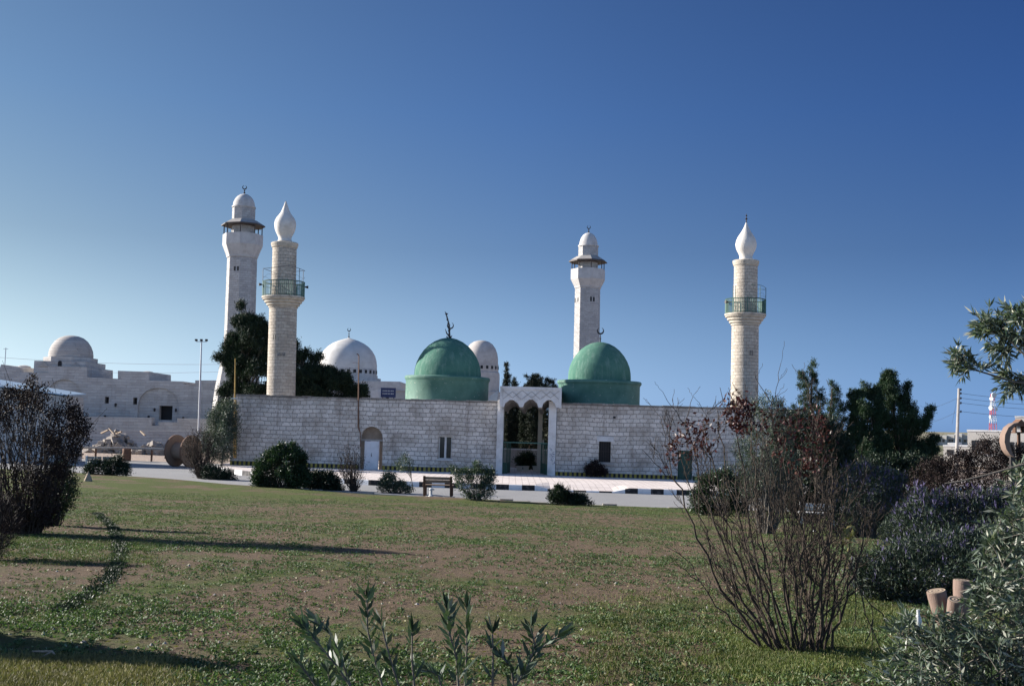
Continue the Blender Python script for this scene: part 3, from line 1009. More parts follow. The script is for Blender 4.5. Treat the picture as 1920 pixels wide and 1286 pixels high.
# ------------------------------------------------------------------ round minarets in front
def minaret(label, cx, Y, pix, lean, tip_finial, bent):
    """pix: dict of photo rows; half widths in px at this distance"""
    base_p = W(cx, 790, Y); base = zp(base_p.x)
    t_ = thing('round_minaret', label, 'minaret', (base_p.x, Y, base), (0, lean, .4), 'round limestone minarets')
    Z = lambda py: W(cx, py, Y).z - base
    s = lambda n: S(n, Y)
    k = pix
    z_c0, z_bal = Z(k['corb0']), Z(k['floor'])
    sh_ = MB().lathe([(s(k['w']) * 1.04, -.1), (s(k['w']), z_c0)], 40).build('shaft', M['tower'], t_, smooth=40)
    # stepped corbel under the balcony
    dzc = z_bal - z_c0
    wr = s(k['w']); wb = s(k['wb'])
    pr = [(wr, z_c0)]
    for (fr, fz) in ((.10, .02), (.14, .12), (.10, .16), (.34, .22), (.38, .36), (.32, .40), (.60, .46), (.66, .60), (.60, .64), (.86, .70), (.92, .80), (.88, .83), (1.0, .86), (1.0, 1.0)):
        pr.append((lerp(wr, wb, fr), z_c0 + dzc * fz))
    MB().lathe(pr, 40).build('corbel', M['tower_trim'], t_, smooth=30)
    # railing
    rr = wb * .97; z0 = z_bal + .02; z1 = z_bal + s(k['rail'])
    rl = MB(); rr2 = []
    nb = 72
    for zz, q in ((z1, .035), (z0 + .06, .025), (lerp(z0, z1, .72), .02)):
        rl.tube([(rr * math.cos(a), rr * math.sin(a), zz) for a in np.linspace(0, 2 * PI, 41)], q, 6, cap=False)
    ro = rl.build('railing', M['greenmetal'], t_)
    rl = MB()
    for i in range(nb):
        a = 2 * PI * i / nb
        rl.tube([(rr * math.cos(a), rr * math.sin(a), z0), (rr * math.cos(a), rr * math.sin(a), z1)], .020 if i % 8 else .035, 4)
    rl.build('baluster', M['greenbar'], ro)
    # upper shaft
    wu = s(k['wu']); z_u1 = Z(k['cap'])
    up = MB().lathe([(wu * 1.02, z_bal + .003), (wu, z_u1)], 40).build('upper_shaft', M['tower'], t_, smooth=40)
    MB().lathe([(wu + .002, z_u1 - .3), (wu * 1.08, z_u1 - .24), (wu * 1.08, z_u1 - .14), (wu * 1.14, z_u1 - .06), (wu * 1.14, z_u1 + .10), (wu * 1.06, z_u1 + .14), (.3, z_u1 + .16)], 40).build('cornice', M['tower_trim'], t_, smooth=35)
    bl = [(s(hw), Z(py)) for hw, py in k['bulb']]
    MB().lathe(bl, 40).build('bulb', M['plaster'], t_, smooth=60)
    # hoop for lights above the railing
    hp = MB(); zt = z1 + s(k['hoop'])
    rng_a = k['hoopa']
    aa = np.linspace(rng_a[0], rng_a[1], 26)
    hp.tube([(rr * math.cos(a), rr * math.sin(a), zt + .08 * math.sin(3 * a)) for a in aa], .018, 4)
    hp.tube([(rr * math.cos(a), rr * math.sin(a), zt - .45 - .3 * abs(math.sin(2.5 * a))) for a in aa], .008, 4)
    for a in k['posts']:
        hp.tube([(rr * math.cos(a), rr * math.sin(a), z0), (rr * math.cos(a), rr * math.sin(a), zt)], .022, 4)
    hp.build('lamp_hoop', M['greenmetal'] if bent else M['iron'], t_)
    for sx in (-1, 1):
        o = MB().lathe([(.05, 0), (.12, .25)], 10).beam((0, 0, 0), (0, 0, -.15), .03).build('loudspeaker', M['iron'], t_)
        o.rotation_euler = (0, sx * PI / 2, 0); o.location = (sx * (rr + .06), 0, z1 - .28)
    # slit windows
    def slit(px, py, w_, hpx, face_r, label=None):
        z = Z(py)
        dxp = W(px, py, Y).x - base_p.x
        a = -math.acos(max(-1, min(1, dxp / face_r)))
        a -= .4
        m4 = Matrix.Rotation(a, 4, 'Z')
        MB().box(face_r * .80, face_r + .012, -w_ / 2, w_ / 2, z - s(hpx) / 2, z + s(hpx) / 2, m4).build('slit_window', M['dark'], t_)
    for q in k['slits']: slit(*q)
    tip = bl[-1][1]
    if tip_finial:
        f_ = MB().tube([(0, 0, tip - .1), (0, 0, tip + .7)], [.04, .015], 6)
        for dz, r in ((.08, .05), (.30, .10), (.55, .075)):
            f_.lathe([(.02, tip + dz - r), (r, tip + dz), (.02, tip + dz + r)], 10)
        f_.build('finial', M['iron'], t_, smooth=50)
    else:
        MB().lathe([(.07, tip - .25), (.05, tip), (.02, tip + .06)], 8).build('finial', M['iron'], t_)
    return t_
LY, RY = 83.75, 80.5
rL = S(25.5, LY)
A = -PI
lm = minaret('round limestone minaret left of the gateway, beside the dark pine, its bulb without a spike', 526.5, LY,
        dict(w=25.7, corb0=578, floor=557, wb=40, rail=28, wu=22.3, cap=459, hoop=24, hoopa=(-PI, PI), posts=[-2.0 - .4, -.55 - .4, -3.0 - .4, .2, 1.2],
             bulb=[(14, 453.5), (12.4, 450), (11.8, 447), (14.5, 441), (17.2, 436), (19.2, 430), (20.4, 421), (19.2, 414.5), (16.5, 409), (12.6, 404), (9.6, 400), (7.4, 395.5), (5.5, 390.5), (3.3, 385), (1.4, 379)],
             slits=[(523, 634, .24, 9, rL), (534, 513, .2, 8, S(22, LY))]), -.012, False, False)
q = W(535, 666, LY)
b_ = rootloc(lm)
a_ = -math.acos((q.x - b_.x) / rL) - .4
pl = MB().box(rL * .9, rL + .015, -.33, .33, q.z - b_.z - .12, q.z - b_.z + .14, Matrix.Rotation(a_, 4, 'Z')).build('plaque', M['concrete'], lm)
mb = MB()
for r_ in range(2):
    mb.box(rL + .008, rL + .018, -.29, .31, q.z - b_.z + .035 - r_ * .13, q.z - b_.z + .045 - r_ * .13, Matrix.Rotation(a_, 4, 'Z'))
    for k_ in range(6):
        z_ = q.z - b_.z + .07 - r_ * .13; y_ = -.28 + k_ * .1
        mb.box(rL + .012, rL + .024, y_, y_ + .06 + .02 * ((k_ * 7 + r_) % 2), z_ - .03, z_ + .03, Matrix.Rotation(a_, 4, 'Z'))
mb.build('inscription', M['dark'], pl)
rR = S(24.8, RY)
minaret('round limestone minaret standing above the right wall, its bulb tipped with a beaded spike', 1394.5, RY,
        dict(w=25, corb0=611, floor=589, wb=38.5, rail=27, wu=21.8, cap=492, hoop=23, hoopa=(-1.9, .5), posts=[-1.0 - .4, -.25 - .4, -2.3 - .4, -2.45 - .4],
             bulb=[(13.2, 488.5), (12.1, 484), (12.1, 480), (14.2, 475), (17, 470), (18.8, 465), (19.8, 458), (18.4, 451), (15.8, 445), (12, 439), (9, 434.5), (6.4, 430), (4.4, 426), (2.6, 421.5), (1.3, 417.5)],
             slits=[(1401.5, 663, .22, 9, rR)]), .008, True, True)

# ------------------------------------------------------------------ octagonal minarets behind
def oct_minaret(label, cx, Y, k, rot, lean, flare):
    bp = W(cx, 790, Y); base = zp(bp.x) - .05
    t_ = thing('octagonal_minaret', label, 'minaret', (bp.x, Y, base), (0, lean, rot), 'octagonal stone minarets')
    Z = lambda py: W(cx, py, Y).z - base
    s = lambda n: S(n, Y)
    w_ = s(k['w'])
    z1 = Z(k['corb0'])
    zf = Z(k['flare'])
    MB().lathe([(w_ * 1.03, zf), (w_, z1)], 8).build('shaft', M['btower'], t_)
    MB().lathe([(w_ * 1.9, -.3), (w_ * 1.62, zf * .45), (w_ * 1.5, zf * .62), (w_ * 1.033, zf)], 8).build('flared_base', M['btower'], t_)
    zc = Z(k['corb1']); wp = s(k['wp'])
    MB().lathe([(w_ + .002, z1), (w_ * 1.06, z1 + .02), (w_ * 1.06, z1 + .16), (w_ * 1.13, z1 + (zc - z1) * .35), (wp, zc)], 8).build('corbel', M['btrim'], t_)
    zpar = Z(k['par'])
    MB().lathe([(wp + .002, zc), (wp * 1.0, zpar), (wp * .88, zpar), (wp * .88, zc + .3)], 8).build('parapet', M['btrim'], t_)
    wl_ = s(k['wl'])
    zl0, zl1 = zc + .2, Z(k['dome0'])
    MB().lathe([(wl_, zl0), (wl_, zl1)], 8).build('lantern', M['btower'], t_)
    zcan = Z(k['can']); wc = s(k['wc'])
    can = MB().lathe([(wc, zcan - .10), (wc, zcan), (wl_ * 1.15, zcan + s(9.5)), (wl_ * .9, zcan + s(9.5))], 8).build('canopy', M['canopy'], t_)
    MB().lathe([(wc * .99, zcan + .012), (wl_ * 1.16, zcan + s(9.5) + .012), (wl_ * 1.0, zcan + s(9.5) + .02)], 8, capb=False, capt=False).build('roof_sheet', M['canopytop'], can)
    for i in range(8):
        a = 2 * PI * i / 8
        MB().beam((wp * .94 * math.cos(a), wp * .94 * math.sin(a), zpar - .2), (wp * .94 * math.cos(a), wp * .94 * math.sin(a), zcan), .10).build('canopy_post', M['canopy'], t_)
    MB().lathe([(wl_ * 1.03, zl1 - .12), (wl_ * 1.03, zl1 + .02), (wl_ * .9, zl1 + .03)], 32).build('band', M['btrim'], t_, smooth=40)
    dm = [(s(hw), Z(py)) for hw, py in k['dome']]
    MB().lathe(dm, 40).build('dome', M['btrim'], t_, smooth=60)
    zt = dm[-1][1]
    f_ = MB().tube([(0, 0, zt - .05), (0, 0, zt + .50)], .035, 6)
    for dz, r in ((.10, .12), (.32, .09)): f_.lathe([(.03, zt + dz - r), (r, zt + dz), (.03, zt + dz + r)], 8)
    M4 = Matrix.Rotation(-rot, 4, 'Z')
    g_ = MB(); crescent(g_, (0, 0, zt + .68), .24, .04, .11)
    f_.add([M4 @ Vector(v) for v in g_.v], g_.f)
    f_.build('crescent_finial', M['iron'], t_, smooth=40)
    for (px, py, hh_) in k['slits']:
        z = Z(py)
        # nearest facet
        dxp = W(px, py, Y).x - bp.x
        th = -math.acos(max(-1, min(1, dxp / (w_ * .93)))) - rot
        kf = round((th - PI / 8) / (PI / 4)); fa = kf * PI / 4 + PI / 8
        rr = w_ * math.cos(PI / 8)
        off = rr * math.tan(max(-.33, min(.33, th - fa)))
        MB().box(rr - .3, rr + .015, off - s(2), off + s(2), z - s(hh_) / 2, z + s(hh_) / 2, Matrix.Rotation(fa, 4, 'Z')).build('slit_window', M['dark'], t_)
    return t_
oct_minaret('tall octagonal stone minaret at the far left behind the pine, with a flared base', 444, 112,
            dict(w=27.8, corb0=484, flare=655, corb1=461, wp=37.5, par=441, wl=21.5, dome0=388, can=423, wc=41,
                 dome=[(20.3, 388), (20.3, 386), (19.5, 380), (17, 374), (13, 369), (8, 365.5), (3, 364), (.5, 363.4)], slits=[(448.5, 507, 8), (455, 507, 8)]), .105, -.006, True)
oct_minaret('octagonal stone minaret rising behind the right green dome', 1097, 133,
            dict(w=24.2, corb0=541, flare=725, corb1=525, wp=32.8, par=506, wl=19, dome0=461, can=491, wc=37,
                 dome=[(17.5, 461), (17.5, 459), (16.5, 453), (14, 446), (10.5, 441), (6.5, 438), (2.5, 436.6), (.5, 436)], slits=[(1105.3, 563, 8.5), (1111, 563, 8.5), (1078.5, 564, 8), (1082, 564, 8), (1078, 651, 7)]), .124, .003, True)

# ------------------------------------------------------------------ long new mosque complex, far left
CY = 122.0
def cw_(px, py): p = W(px, py, CY); return (p.x, p.z)
cb = W(250, 790, CY)
NC = thing('mosque_complex', 'long new stone mosque at the far left with stepped roofline and square dark doorway', 'building', (cb.x, CY, zp(cb.x)))
def cl(px, py): x, z = cw_(px, py); return (x - cb.x, z - zp(cb.x))
xl_, _ = cl(-420, 800)
prof = [(cl(-420, 790)[0], -.6), (cl(412, 790)[0], -.6), cl(412, 713), cl(366, 713), cl(366, 722), cl(343, 721), cl(343, 715), cl(279, 713), cl(279, 697), cl(221, 695), cl(221, 710), cl(163, 707), cl(163, 688), cl(90, 686),
        cl(90, 699), cl(38, 697), cl(36, 688), cl(2, 683), cl(-2, 694), cl(-150, 690), cl(-150, 702), (cl(-420, 790)[0], cl(-420, 695)[1])]
def crect(ax, ay, bx, by): a = cl(ax, by); b = cl(bx, ay); return [(a[0], a[1]), (b[0], a[1]), (b[0], b[1]), (a[0], b[1])]
wins = [crect(196, 744, 204.5, 756), crect(249, 745.5, 257.5, 758), crect(296.5, 761, 322.5, 787)]
def arc(cxp, hwp, zt, zs, zb):
    a = cl(cxp - hwp, zb); b = cl(cxp + hwp, zs); t2 = cl(cxp, zt)
    return arch_loop(a[0], b[0], a[1], b[1], t2[1], 14)
a1_ = arc(296, 39, 727, 765, 795); a2_ = arc(118, 36, 711, 755, 795)
mb = MB().panel(prof, [a1_[::-1], a2_[::-1], wins[0][::-1], wins[1][::-1]], 0, .22); mb.build('facade', M['complex'], NC)
mb = MB().panel([(p[0] * 1.0, p[1] - .003 if p[1] > 1 else p[1]) for p in prof], [w_[::-1] for w_ in wins], .222, 8); mb.build('masonry', M['complex'], NC)
for nm, w_ in (('window', wins[0]), ('window', wins[1]), ('door', wins[2])):
    mb = MB().box(w_[0][0] + .002, w_[1][0] - .002, .5 if nm == 'window' else 1.0, .6 if nm == 'window' else 1.1, w_[0][1] + .002, w_[2][1] - .002); o = mb.build(nm, M['dark'], NC)
    if nm == 'window':
        mb = MB(); x0_, x1_ = w_[0][0], w_[1][0]; z0_, z1_ = w_[0][1], w_[2][1]
        for k in (1, 2): mb.box(lerp(x0_, x1_, k / 3) - .02, lerp(x0_, x1_, k / 3) + .02, .3, .34, z0_, z1_)
        mb.build('grille', M['iron'], o)
for px_, py_ in ((217.5, 759), (197.5, 781.5), (279.5, 782), (290.5, 768), (330.5, 769), (344, 784.5)):
    x_, z_ = cl(px_, py_)
    m4 = Matrix.Translation((x_, -.12, z_))
    MB().beam((x_, .0, z_ - .05), (x_, -.15, z_ - .05), .06).lathe([(.10, z_ - .2), (.14, z_ + .12), (.05, z_ + .2)], 8, cx=x_, cy=-.15).build('wall_lamp', M['iron'], NC)
mb = MB().lathe([(S(8, CY), cl(250, 697)[1] - .1), (S(10, CY), cl(250, 694)[1]), (.2, cl(250, 692.5)[1])], 24, cx=cl(250, 790)[0], cy=4).build('low_dome', M['greydome'], NC, smooth=50)
mb = MB().lathe([(S(13, CY), cl(10, 688)[1] - .1), (S(11, CY), cl(10, 683)[1]), (.2, cl(10, 681)[1])], 24, cx=cl(10, 790)[0], cy=4).build('low_dome', M['greydome'], NC, smooth=50)
# dome on a square block
hw = S(49, CY); dc = W(133, 668, CY + .85 + hw).x - cb.x
mb = MB(); hw = S(49, CY); zb_, zt_ = cl(133, 712)[1], cl(133, 671)[1]
ch_ = hw * .62
mb.box(dc - hw, dc + hw, .9, .9 + 2 * hw, zb_, zt_ - .35)
sq = mb.build('dome_block', M['complex'], NC)
MB().lathe([(hw * 1.0, zb_ + .2), (hw * 1.0, zt_ + .18)], 8, cx=dc, cy=.85 + hw, rot=PI / 8).build('octagonal_drum', M['complex'], sq)
for sx in (-1, 1):
    x_ = dc + sx * S(30, CY)
    MB().panel([(x_ - .65, zt_ - 1.0), (x_ + .65, zt_ - 1.0), (x_, zt_ - .42)], [], .80, 1.1).build('gablet', M['concrete'], sq)
x_ = dc; w_ = .2
MB().panel(arch_loop(x_ - w_, x_ + w_, zt_ - 1.05, zt_ - .6, zt_ - .3), [], .80, .9 + .1).build('window', M['dark'], sq)
dprof = [(40.5, 669), (40.8, 663), (39.5, 654), (36, 645), (30, 636), (22, 629.5), (13, 626), (6, 624.8), (1, 624.5)]
MB().lathe([(S(r, CY), cl(133, y)[1]) for r, y in dprof], 64, cx=dc, cy=.85 + hw).build('dome', M['complexdome'], NC, smooth=60)
# terrace walls in front
TW = thing('terrace_wall', 'upper stone terrace wall with steps along the foot of the new mosque', 'wall', (cb.x, CY - 5, zp(cb.x)), group='terrace walls before the new mosque')
def tl(px, py, Y): p = W(px, py, Y); return (p.x - cb.x, p.z - zp(cb.x))
Y1, Y2 = CY - 5, CY - 10
mb = MB().panel([(tl(-300, 800, Y1)[0], -.5), (tl(410, 800, Y1)[0], -.5), tl(410, 785, Y1), tl(332, 784, Y1), tl(332, 792, Y1), tl(297, 791, Y1), tl(297, 798, Y1), tl(284, 798, Y1), tl(284, 783, Y1), tl(165, 781, Y1), tl(-300, 774, Y1)][:], [], 0, 1.2)
mb.build('masonry', M['complex'], TW)
TW2 = thing('terrace_wall', 'lower darker stone terrace wall behind the rubble and the cable drum', 'wall', (cb.x, CY - 10, zp(cb.x)), group='terrace walls before the new mosque')
mb = MB().panel([(tl(-300, 800, Y2)[0], -.5), (tl(410, 800, Y2)[0], -.5), tl(410, 809, Y2), tl(-300, 801, Y2)], [], 0, .5); mb.build('masonry', M['complex'], TW2)
mb = MB(); zz = tl(200, 806, Y2)[1]
# rubble heaps
def rubble(name, label, px0, px1, pyb, Y, n, hmax, seed):
    rs = random.Random(seed)
    p = W((px0 + px1) / 2, pyb, Y); t_ = MB()
    wdt = S(px1 - px0, Y) / 2
    for i in range(n):
        u = rs.gauss(0, .45); u = max(-1, min(1, u)); v = rs.uniform(-1, 1)
        zz_ = hmax * (1 - abs(u)) * (1 - .6 * abs(v)) * rs.random()
        sz = rs.uniform(.12, .45)
        m4 = Matrix.Translation((u * wdt, v * 1.6, zz_)) @ Matrix.Rotation(rs.uniform(0, 6), 4, Vector((rs.random(), rs.random(), rs.random() + .1)).normalized()) 
        t_.box(-sz, sz, -sz * .7, sz * .7, -sz * .5, sz * .5, m4)
    mm = MB.build(t_, name, M['rubble'], bevel=.04)
    mm.location = (p.x, Y, zroad(p.x))
    return tag(mm, label, 'rubble', 'heaps of rubble at the terrace wall', 'stuff')
rubble('rubble_heap', 'heap of broken stone and earth against the lower terrace wall', 175, 262, 838, 100, 260, 2.1, 1)
rubble('rubble_heap', 'smaller heap of stones right of the main rubble heap', 255, 325, 838, 99, 160, 1.2, 2)
for i, (a, b, lab) in enumerate((((205, 803), (218, 817), 'long pale plank standing tilted on the rubble heap'), ((218, 813), (228, 809), 'short pale plank lying slanted right of the tilted plank'), ((264, 808), (272, 816), 'pale plank leaning on the smaller heap of stones'), ((190, 812), (203, 806), 'pale plank lying on the left slope of the rubble heap'))):
    A_ = W(a[0], a[1], 99); B_ = W(b[0], b[1], 97.8)
    o = MB().beam(A_ - A_, B_ - A_, .16, .09).build('plank', M['cutwood']); o.location = A_
    tag(o, lab, 'plank', 'planks thrown on the rubble')

# white domed mosque behind and grey dome
def far_dome(label, cx, Y, dome, ring, drum, wz, mat, fin, group, dmat, body, nwin=24):
    c = W(cx, 790, Y); base = zp(c.x)
    t_ = thing('domed_mosque', label, 'mosque', (c.x, Y, base), (0, 0, 0), group)
    Z = lambda py: W(cx, py, Y).z - base
    pr = [(S(r, Y), Z(y)) for r, y in dome]
    MB().lathe(pr, 96).build('dome', dmat, t_, smooth=50)
    rr = [(S(r, Y), Z(y)) for r, y in ring]
    MB().lathe(rr, 64).build('window_ring', mat, t_, smooth=30)
    MB().lathe([(S(r, Y), Z(y)) for r, y in drum], 48).build('drum', mat, t_, smooth=30)
    R_ = S(wz[0], Y)
    for i in range(nwin):
        a = 2 * PI * i / nwin + .07
        MB().box(R_ - .3, R_ + .03, -S(wz[2], Y), S(wz[2], Y), Z(wz[1] + wz[3]), Z(wz[1] - wz[3]), Matrix.Rotation(a, 4, 'Z')).build('window', M['dark'], t_)
    MB().box(-body[0], body[0], -body[0] * .7, body[0], -.5, Z(body[1])).build('wall', mat, t_)
    if fin:
        zt = pr[-1][1]; f_ = MB().tube([(0, 0, zt - .2), (0, 0, zt + .95)], .045, 6)
        for dz, r in ((.15, .14), (.5, .1)): f_.lathe([(.03, zt + dz - r), (r, zt + dz), (.03, zt + dz + r)], 8)
        crescent(f_, (0, 0, zt + 1.12), .25, .04, .12); f_.build('crescent_finial', M['iron'], t_, smooth=40)
    return t_
far_dome('mosque with a broad white pointed dome behind the dark pine', 649, 150, [(54, 693), (54.3, 686), (53, 676), (50, 666), (45, 657.5), (38, 650), (29.5, 644), (20, 639.5), (11, 636.5), (4, 634.5), (.8, 633)],
         [(54.5, 703), (54.5, 691.5), (53.5, 691)], [(62, 722), (62, 709), (56, 708.8), (56, 703.2), (54.6, 703)], (54.5, 697.5, 2.6, 3.1), M['btrim'], True, 'far domed mosques', M['whitedome'], (8, 716), 30)
far_dome('mosque with a tall grey dome partly hidden by the left green dome', 899.5, 150, [(32, 683), (31.8, 673), (30, 662), (26.5, 653), (21, 645.5), (14.5, 641), (7, 638.7), (1, 638)],
         [(33, 697), (33, 683.5), (32.1, 683)], [(35.5, 762), (35.5, 705), (34.8, 699), (33, 697.2)], (33, 689.5, 2.3, 2.9), M['greydome'], False, 'far domed mosques', M['greydome'], (3.6, 735), 20)

# low things seen over the wall top
def simple(name, label, cat, mb, mat, loc=(0, 0, 0), rot=(0, 0, 0), group=None, **kw):
    o = mb.build(name, mat, **kw); o.location = loc; o.rotation_euler = rot
    return tag(o, label, cat, group)
p = W(728, 736, 96)
sg = thing('roof_sign', 'dark blue sign board on posts showing over the wall top left of the green dome', 'sign', (p.x, 96, zp(p.x)))
MB().box(-S(14, 96), S(14, 96), -.05, .05, p.z - zp(p.x) - S(9, 96), p.z - zp(p.x) + S(9, 96)).build('board', M['blue'], sg)
for sx in (-.5, .5): MB().box(sx - .04, sx + .04, .052, .12, 0, p.z - zp(p.x)).build('post', M['iron'], sg)
mb = MB()
for k in range(2):
    for j in range(7):
        zc_ = p.z - zp(p.x) + .16 - k * .26; xx = -.5 + j * .15
        mb.box(xx, xx + .09 + .03 * (j % 2), -.062, -.052, zc_ - .05, zc_ + .05)
mb.build('lettering', M['steel'], sg)
p = W(700, 735, 110)
bb = thing('flat_roofed_outbuilding', 'low pale flat roofed outbuilding behind the wall beside the blue sign', 'building', (W(742, 790, 110).x, 110, zp(p.x)))
zt_ = W(742, 729, 110).z - zp(p.x)
MB().box(-S(32, 110), S(14, 110), 0, 4, -.4, zt_ - .2).build('wall', M['house'], bb)
MB().box(-S(34, 110), S(16, 110), -.2, 4.2, zt_ - .198, zt_).build('roof', M['btrim'], bb)
MB().box(-S(20, 110), -S(14, 110), -.03, .05, zt_ - 1.5, zt_ - .7).build('window', M['dark'], bb)
p = W(695, 736, 100)
tb = thing('stair_hut', 'small white stair hut with sloping roof peeking over the wall under the pine', 'hut', (p.x, 100, zp(p.x)))
zt_ = p.z - zp(p.x)
M4 = Matrix.Identity(4)
mb = MB().panel([(-S(15, 100), -.3), (S(14, 100), -.3), (S(14, 100), zt_ + S(7, 100)), (-S(14, 100), zt_ - S(2, 100))], [], 0, 2.5); mb.build('wall', M['white'], tb)
mb = MB(); mb.box(-S(5, 100), S(3, 100), -.04, .02, 0, 2.0); mb.build('door', M['dark'], tb)
p = W(922, 742, 92)
vb = thing('sloping_parapet', 'small white sloping parapet end rising over the wall beside the gateway', 'parapet', (p.x, 92, zp(p.x)))
zt_ = p.z - zp(p.x)
MB().panel([(-.4, -.3), (.5, -.3), (.5, zt_ + .45), (-.4, zt_ - .2)], [], 0, 1.5).build('wall', M['white'], vb)
MB().box(-.5, .6, -.05, 1.6, -.3, 1.2).build('footing', M['concrete'], vb)

# ------------------------------------------------------------------ poles, lamps, pipes
Yp = 98
p = W(376, 800, Yp); b = W(373.5, 800, Yp)
lp = thing('floodlight_mast', 'slim grey mast with three small floodlights on a crossbar, far left', 'street lamp', (b.x, Yp, zroad(b.x)), (0, -.012, 0))
Zt = W(378, 640, Yp).z - zroad(b.x)
MB().tube([(0, 0, -.2), (0, 0, Zt * .5), (0, 0, Zt)], [.11, .09, .06], 8).build('pole', M['steel'], lp)
MB().box(-.48, .48, -.03, .03, Zt - .05, Zt).build('crossbar', M['steel'], lp)
for dx in (-.47, 0, .47):
    MB().box(-.10 + dx, .10 + dx, -.18, .08, Zt + .02, Zt + .2).beam((dx, 0, Zt), (dx, 0, Zt + .05), .04).build('floodlight', M['iron'], lp, bevel=.01)
# bent lamp pipe on the facade
pts_ = [(676, 838), (675.5, 812), (672, 800), (672, 760), (672.5, 700), (673, 668), (672, 665), (669, 663.5)]
def on_wall(px, py, dep=-.09): s_, z_ = WP(px, py, dep); return WM @ Vector((s_, dep, z_))
pl0 = on_wall(676, 838)
o = MB().tube([on_wall(*q) - pl0 for q in pts_], [.03, .03, .055, .05, .045, .035, .04, .05], 6)
o.tube([on_wall(661, 680.5) - pl0, on_wall(666, 679.5) - pl0, on_wall(672, 681) - pl0], .012, 4)
for py_ in (748, 775, 795):
    q = on_wall(672, py_, 0) - pl0; q2 = on_wall(672, py_) - pl0; o.beam(q, q2, .05)
o = o.build('bent_pipe', M['rust']); o.location = pl0
tag(o, 'thin dark bent pipe climbing the wall beside the arched niche', 'pipe')
# yellow pipes at the wall corner
yp = W(440, 860, 75.4)
ypt = thing('yellow_pipes', 'bundle of rusty yellow pipes clamped with white brackets to the left corner of the wall', 'pipes', (yp.x, 75.4, .17))
def yl_(px, py): q = W(px, py, 75.4); return Vector((q.x - yp.x, 0, q.z - .17))
MB().tube([yl_(439.5, 858), yl_(440.5, 740), yl_(441, 690), yl_(441, 672)], [.055, .055, .04, .03], 8).build('pipe', M['yellow'], ypt)
MB().tube([yl_(443, 858) + Vector((0, -.1, 0)), yl_(443, 750) + Vector((0, -.1, 0))], .05, 8).build('pipe', M['yellow'], ypt)
MB().tube([yl_(437.5, 855) + Vector((0, .1, 0)), yl_(438.5, 770) + Vector((0, .1, 0))], .04, 8).build('pipe', M['yellow'], ypt)
for py_ in (747, 767): MB().beam(yl_(434, py_) + Vector((0, -.16, 0)), yl_(446, py_) + Vector((0, -.16, 0)), .07, .09).build('bracket', M['white'], ypt)

# ------------------------------------------------------------------ utility pole, wires, mast, houses on the right
Yu = 92
ub = W(1794, 872, Yu); Ztop = W(1798, 728, Yu)
up = thing('utility_pole', 'leaning grey utility pole with insulators, right of the green trees', 'utility pole', (ub.x, Yu, zp(ub.x) - .3))
def ul(px, py): q = W(px, py, Yu); return Vector((q.x - ub.x, 0, q.z - zp(ub.x) + .3))
MB().tube([(-.1, 0, 0), ul(1795.5, 800), ul(1798, 728)], [.16, .13, .10], 8).build('pole', M['concrete'], up)
wy = [737, 746, 755, 771]
for i, py_ in enumerate([730] + wy):
    q = ul(1799.5, py_)
    MB().lathe([(.05, q.z - .1), (.08, q.z), (.04, q.z + .08)], 8, cx=q.x + .08, cy=-.05).beam((q.x - .15, -.05, q.z - .09), (q.x + .12, -.05, q.z - .09), .04).build('insulator', M['iron'], up)
names = ['topmost', 'second highest', 'third highest', 'lowest']
for i, py_ in enumerate(wy):
    a = W(1800, py_, Yu); bpt = W(2150, py_ + 10 - i * 2, Yu + 8)
    pts = [a.lerp(bpt, k / 12) - Vector((0, 0, .5 * 4 * (k / 12) * (1 - k / 12))) for k in range(13)]
    o = MB().tube([q - a for q in pts], .014, 4).build('power_line', M['black']); o.location = a
    tag(o, names[i] + ' of the four wires running right from the utility pole', 'wire', 'wires on the utility pole')
for i, (py0, px1, py1, lab) in enumerate(((746, 1690, 772, 'upper thin service wire sloping left behind the trees from the utility pole'), (771, 1690, 800, 'lower thin service wire sloping left behind the trees from the utility pole'))):
    a = W(1796, py0, Yu); bpt = W(px1, py1, Yu + 30)
    o = MB().tube([a.lerp(bpt, k / 8) - a - Vector((0, 0, .4 * 4 * (k / 8) * (1 - k / 8))) for k in range(9)], .011, 4).build('power_line', M['black']); o.location = a
    tag(o, lab, 'wire', 'service wires')
a = W(1797, 735, Yu); bpt = W(1785, 795, Yu + 20)
o = MB().tube([(0, 0, 0), bpt - a], .01, 4).build('stay_wire', M['black']); o.location = a; tag(o, 'steep stay wire dropping left from the top of the utility pole', 'wire')
# long faint wires across the left sky
for i, (y0, y1, lab) in enumerate(((667, 683, 'upper faint wire crossing the sky behind the left dome'), (689, 697, 'lower faint wire crossing the sky behind the left dome'))):
    a = W(-40, y0, 150); bpt = W(420, y1, 150)
    o = MB().tube([a.lerp(bpt, k / 10) - a - Vector((0, 0, .4 * 4 * (k / 10) * (1 - k / 10))) for k in range(11)], .02, 4).build('power_line', M['steel']); o.location = a
    tag(o, lab, 'wire', 'far wires on the left')
# antenna pole far left
a = W(9, 688, 135); o = MB().tube([(0, 0, -3), (0, 0, W(10, 652, 135).z - a.z)], .05, 5).beam((-.3, 0, W(10, 654, 135).z - a.z), (.3, 0, W(10, 654, 135).z - a.z), .05).build('antenna_pole', M['steel']); o.location = a
tag(o, 'thin antenna pole behind the roof at the far left edge', 'antenna')
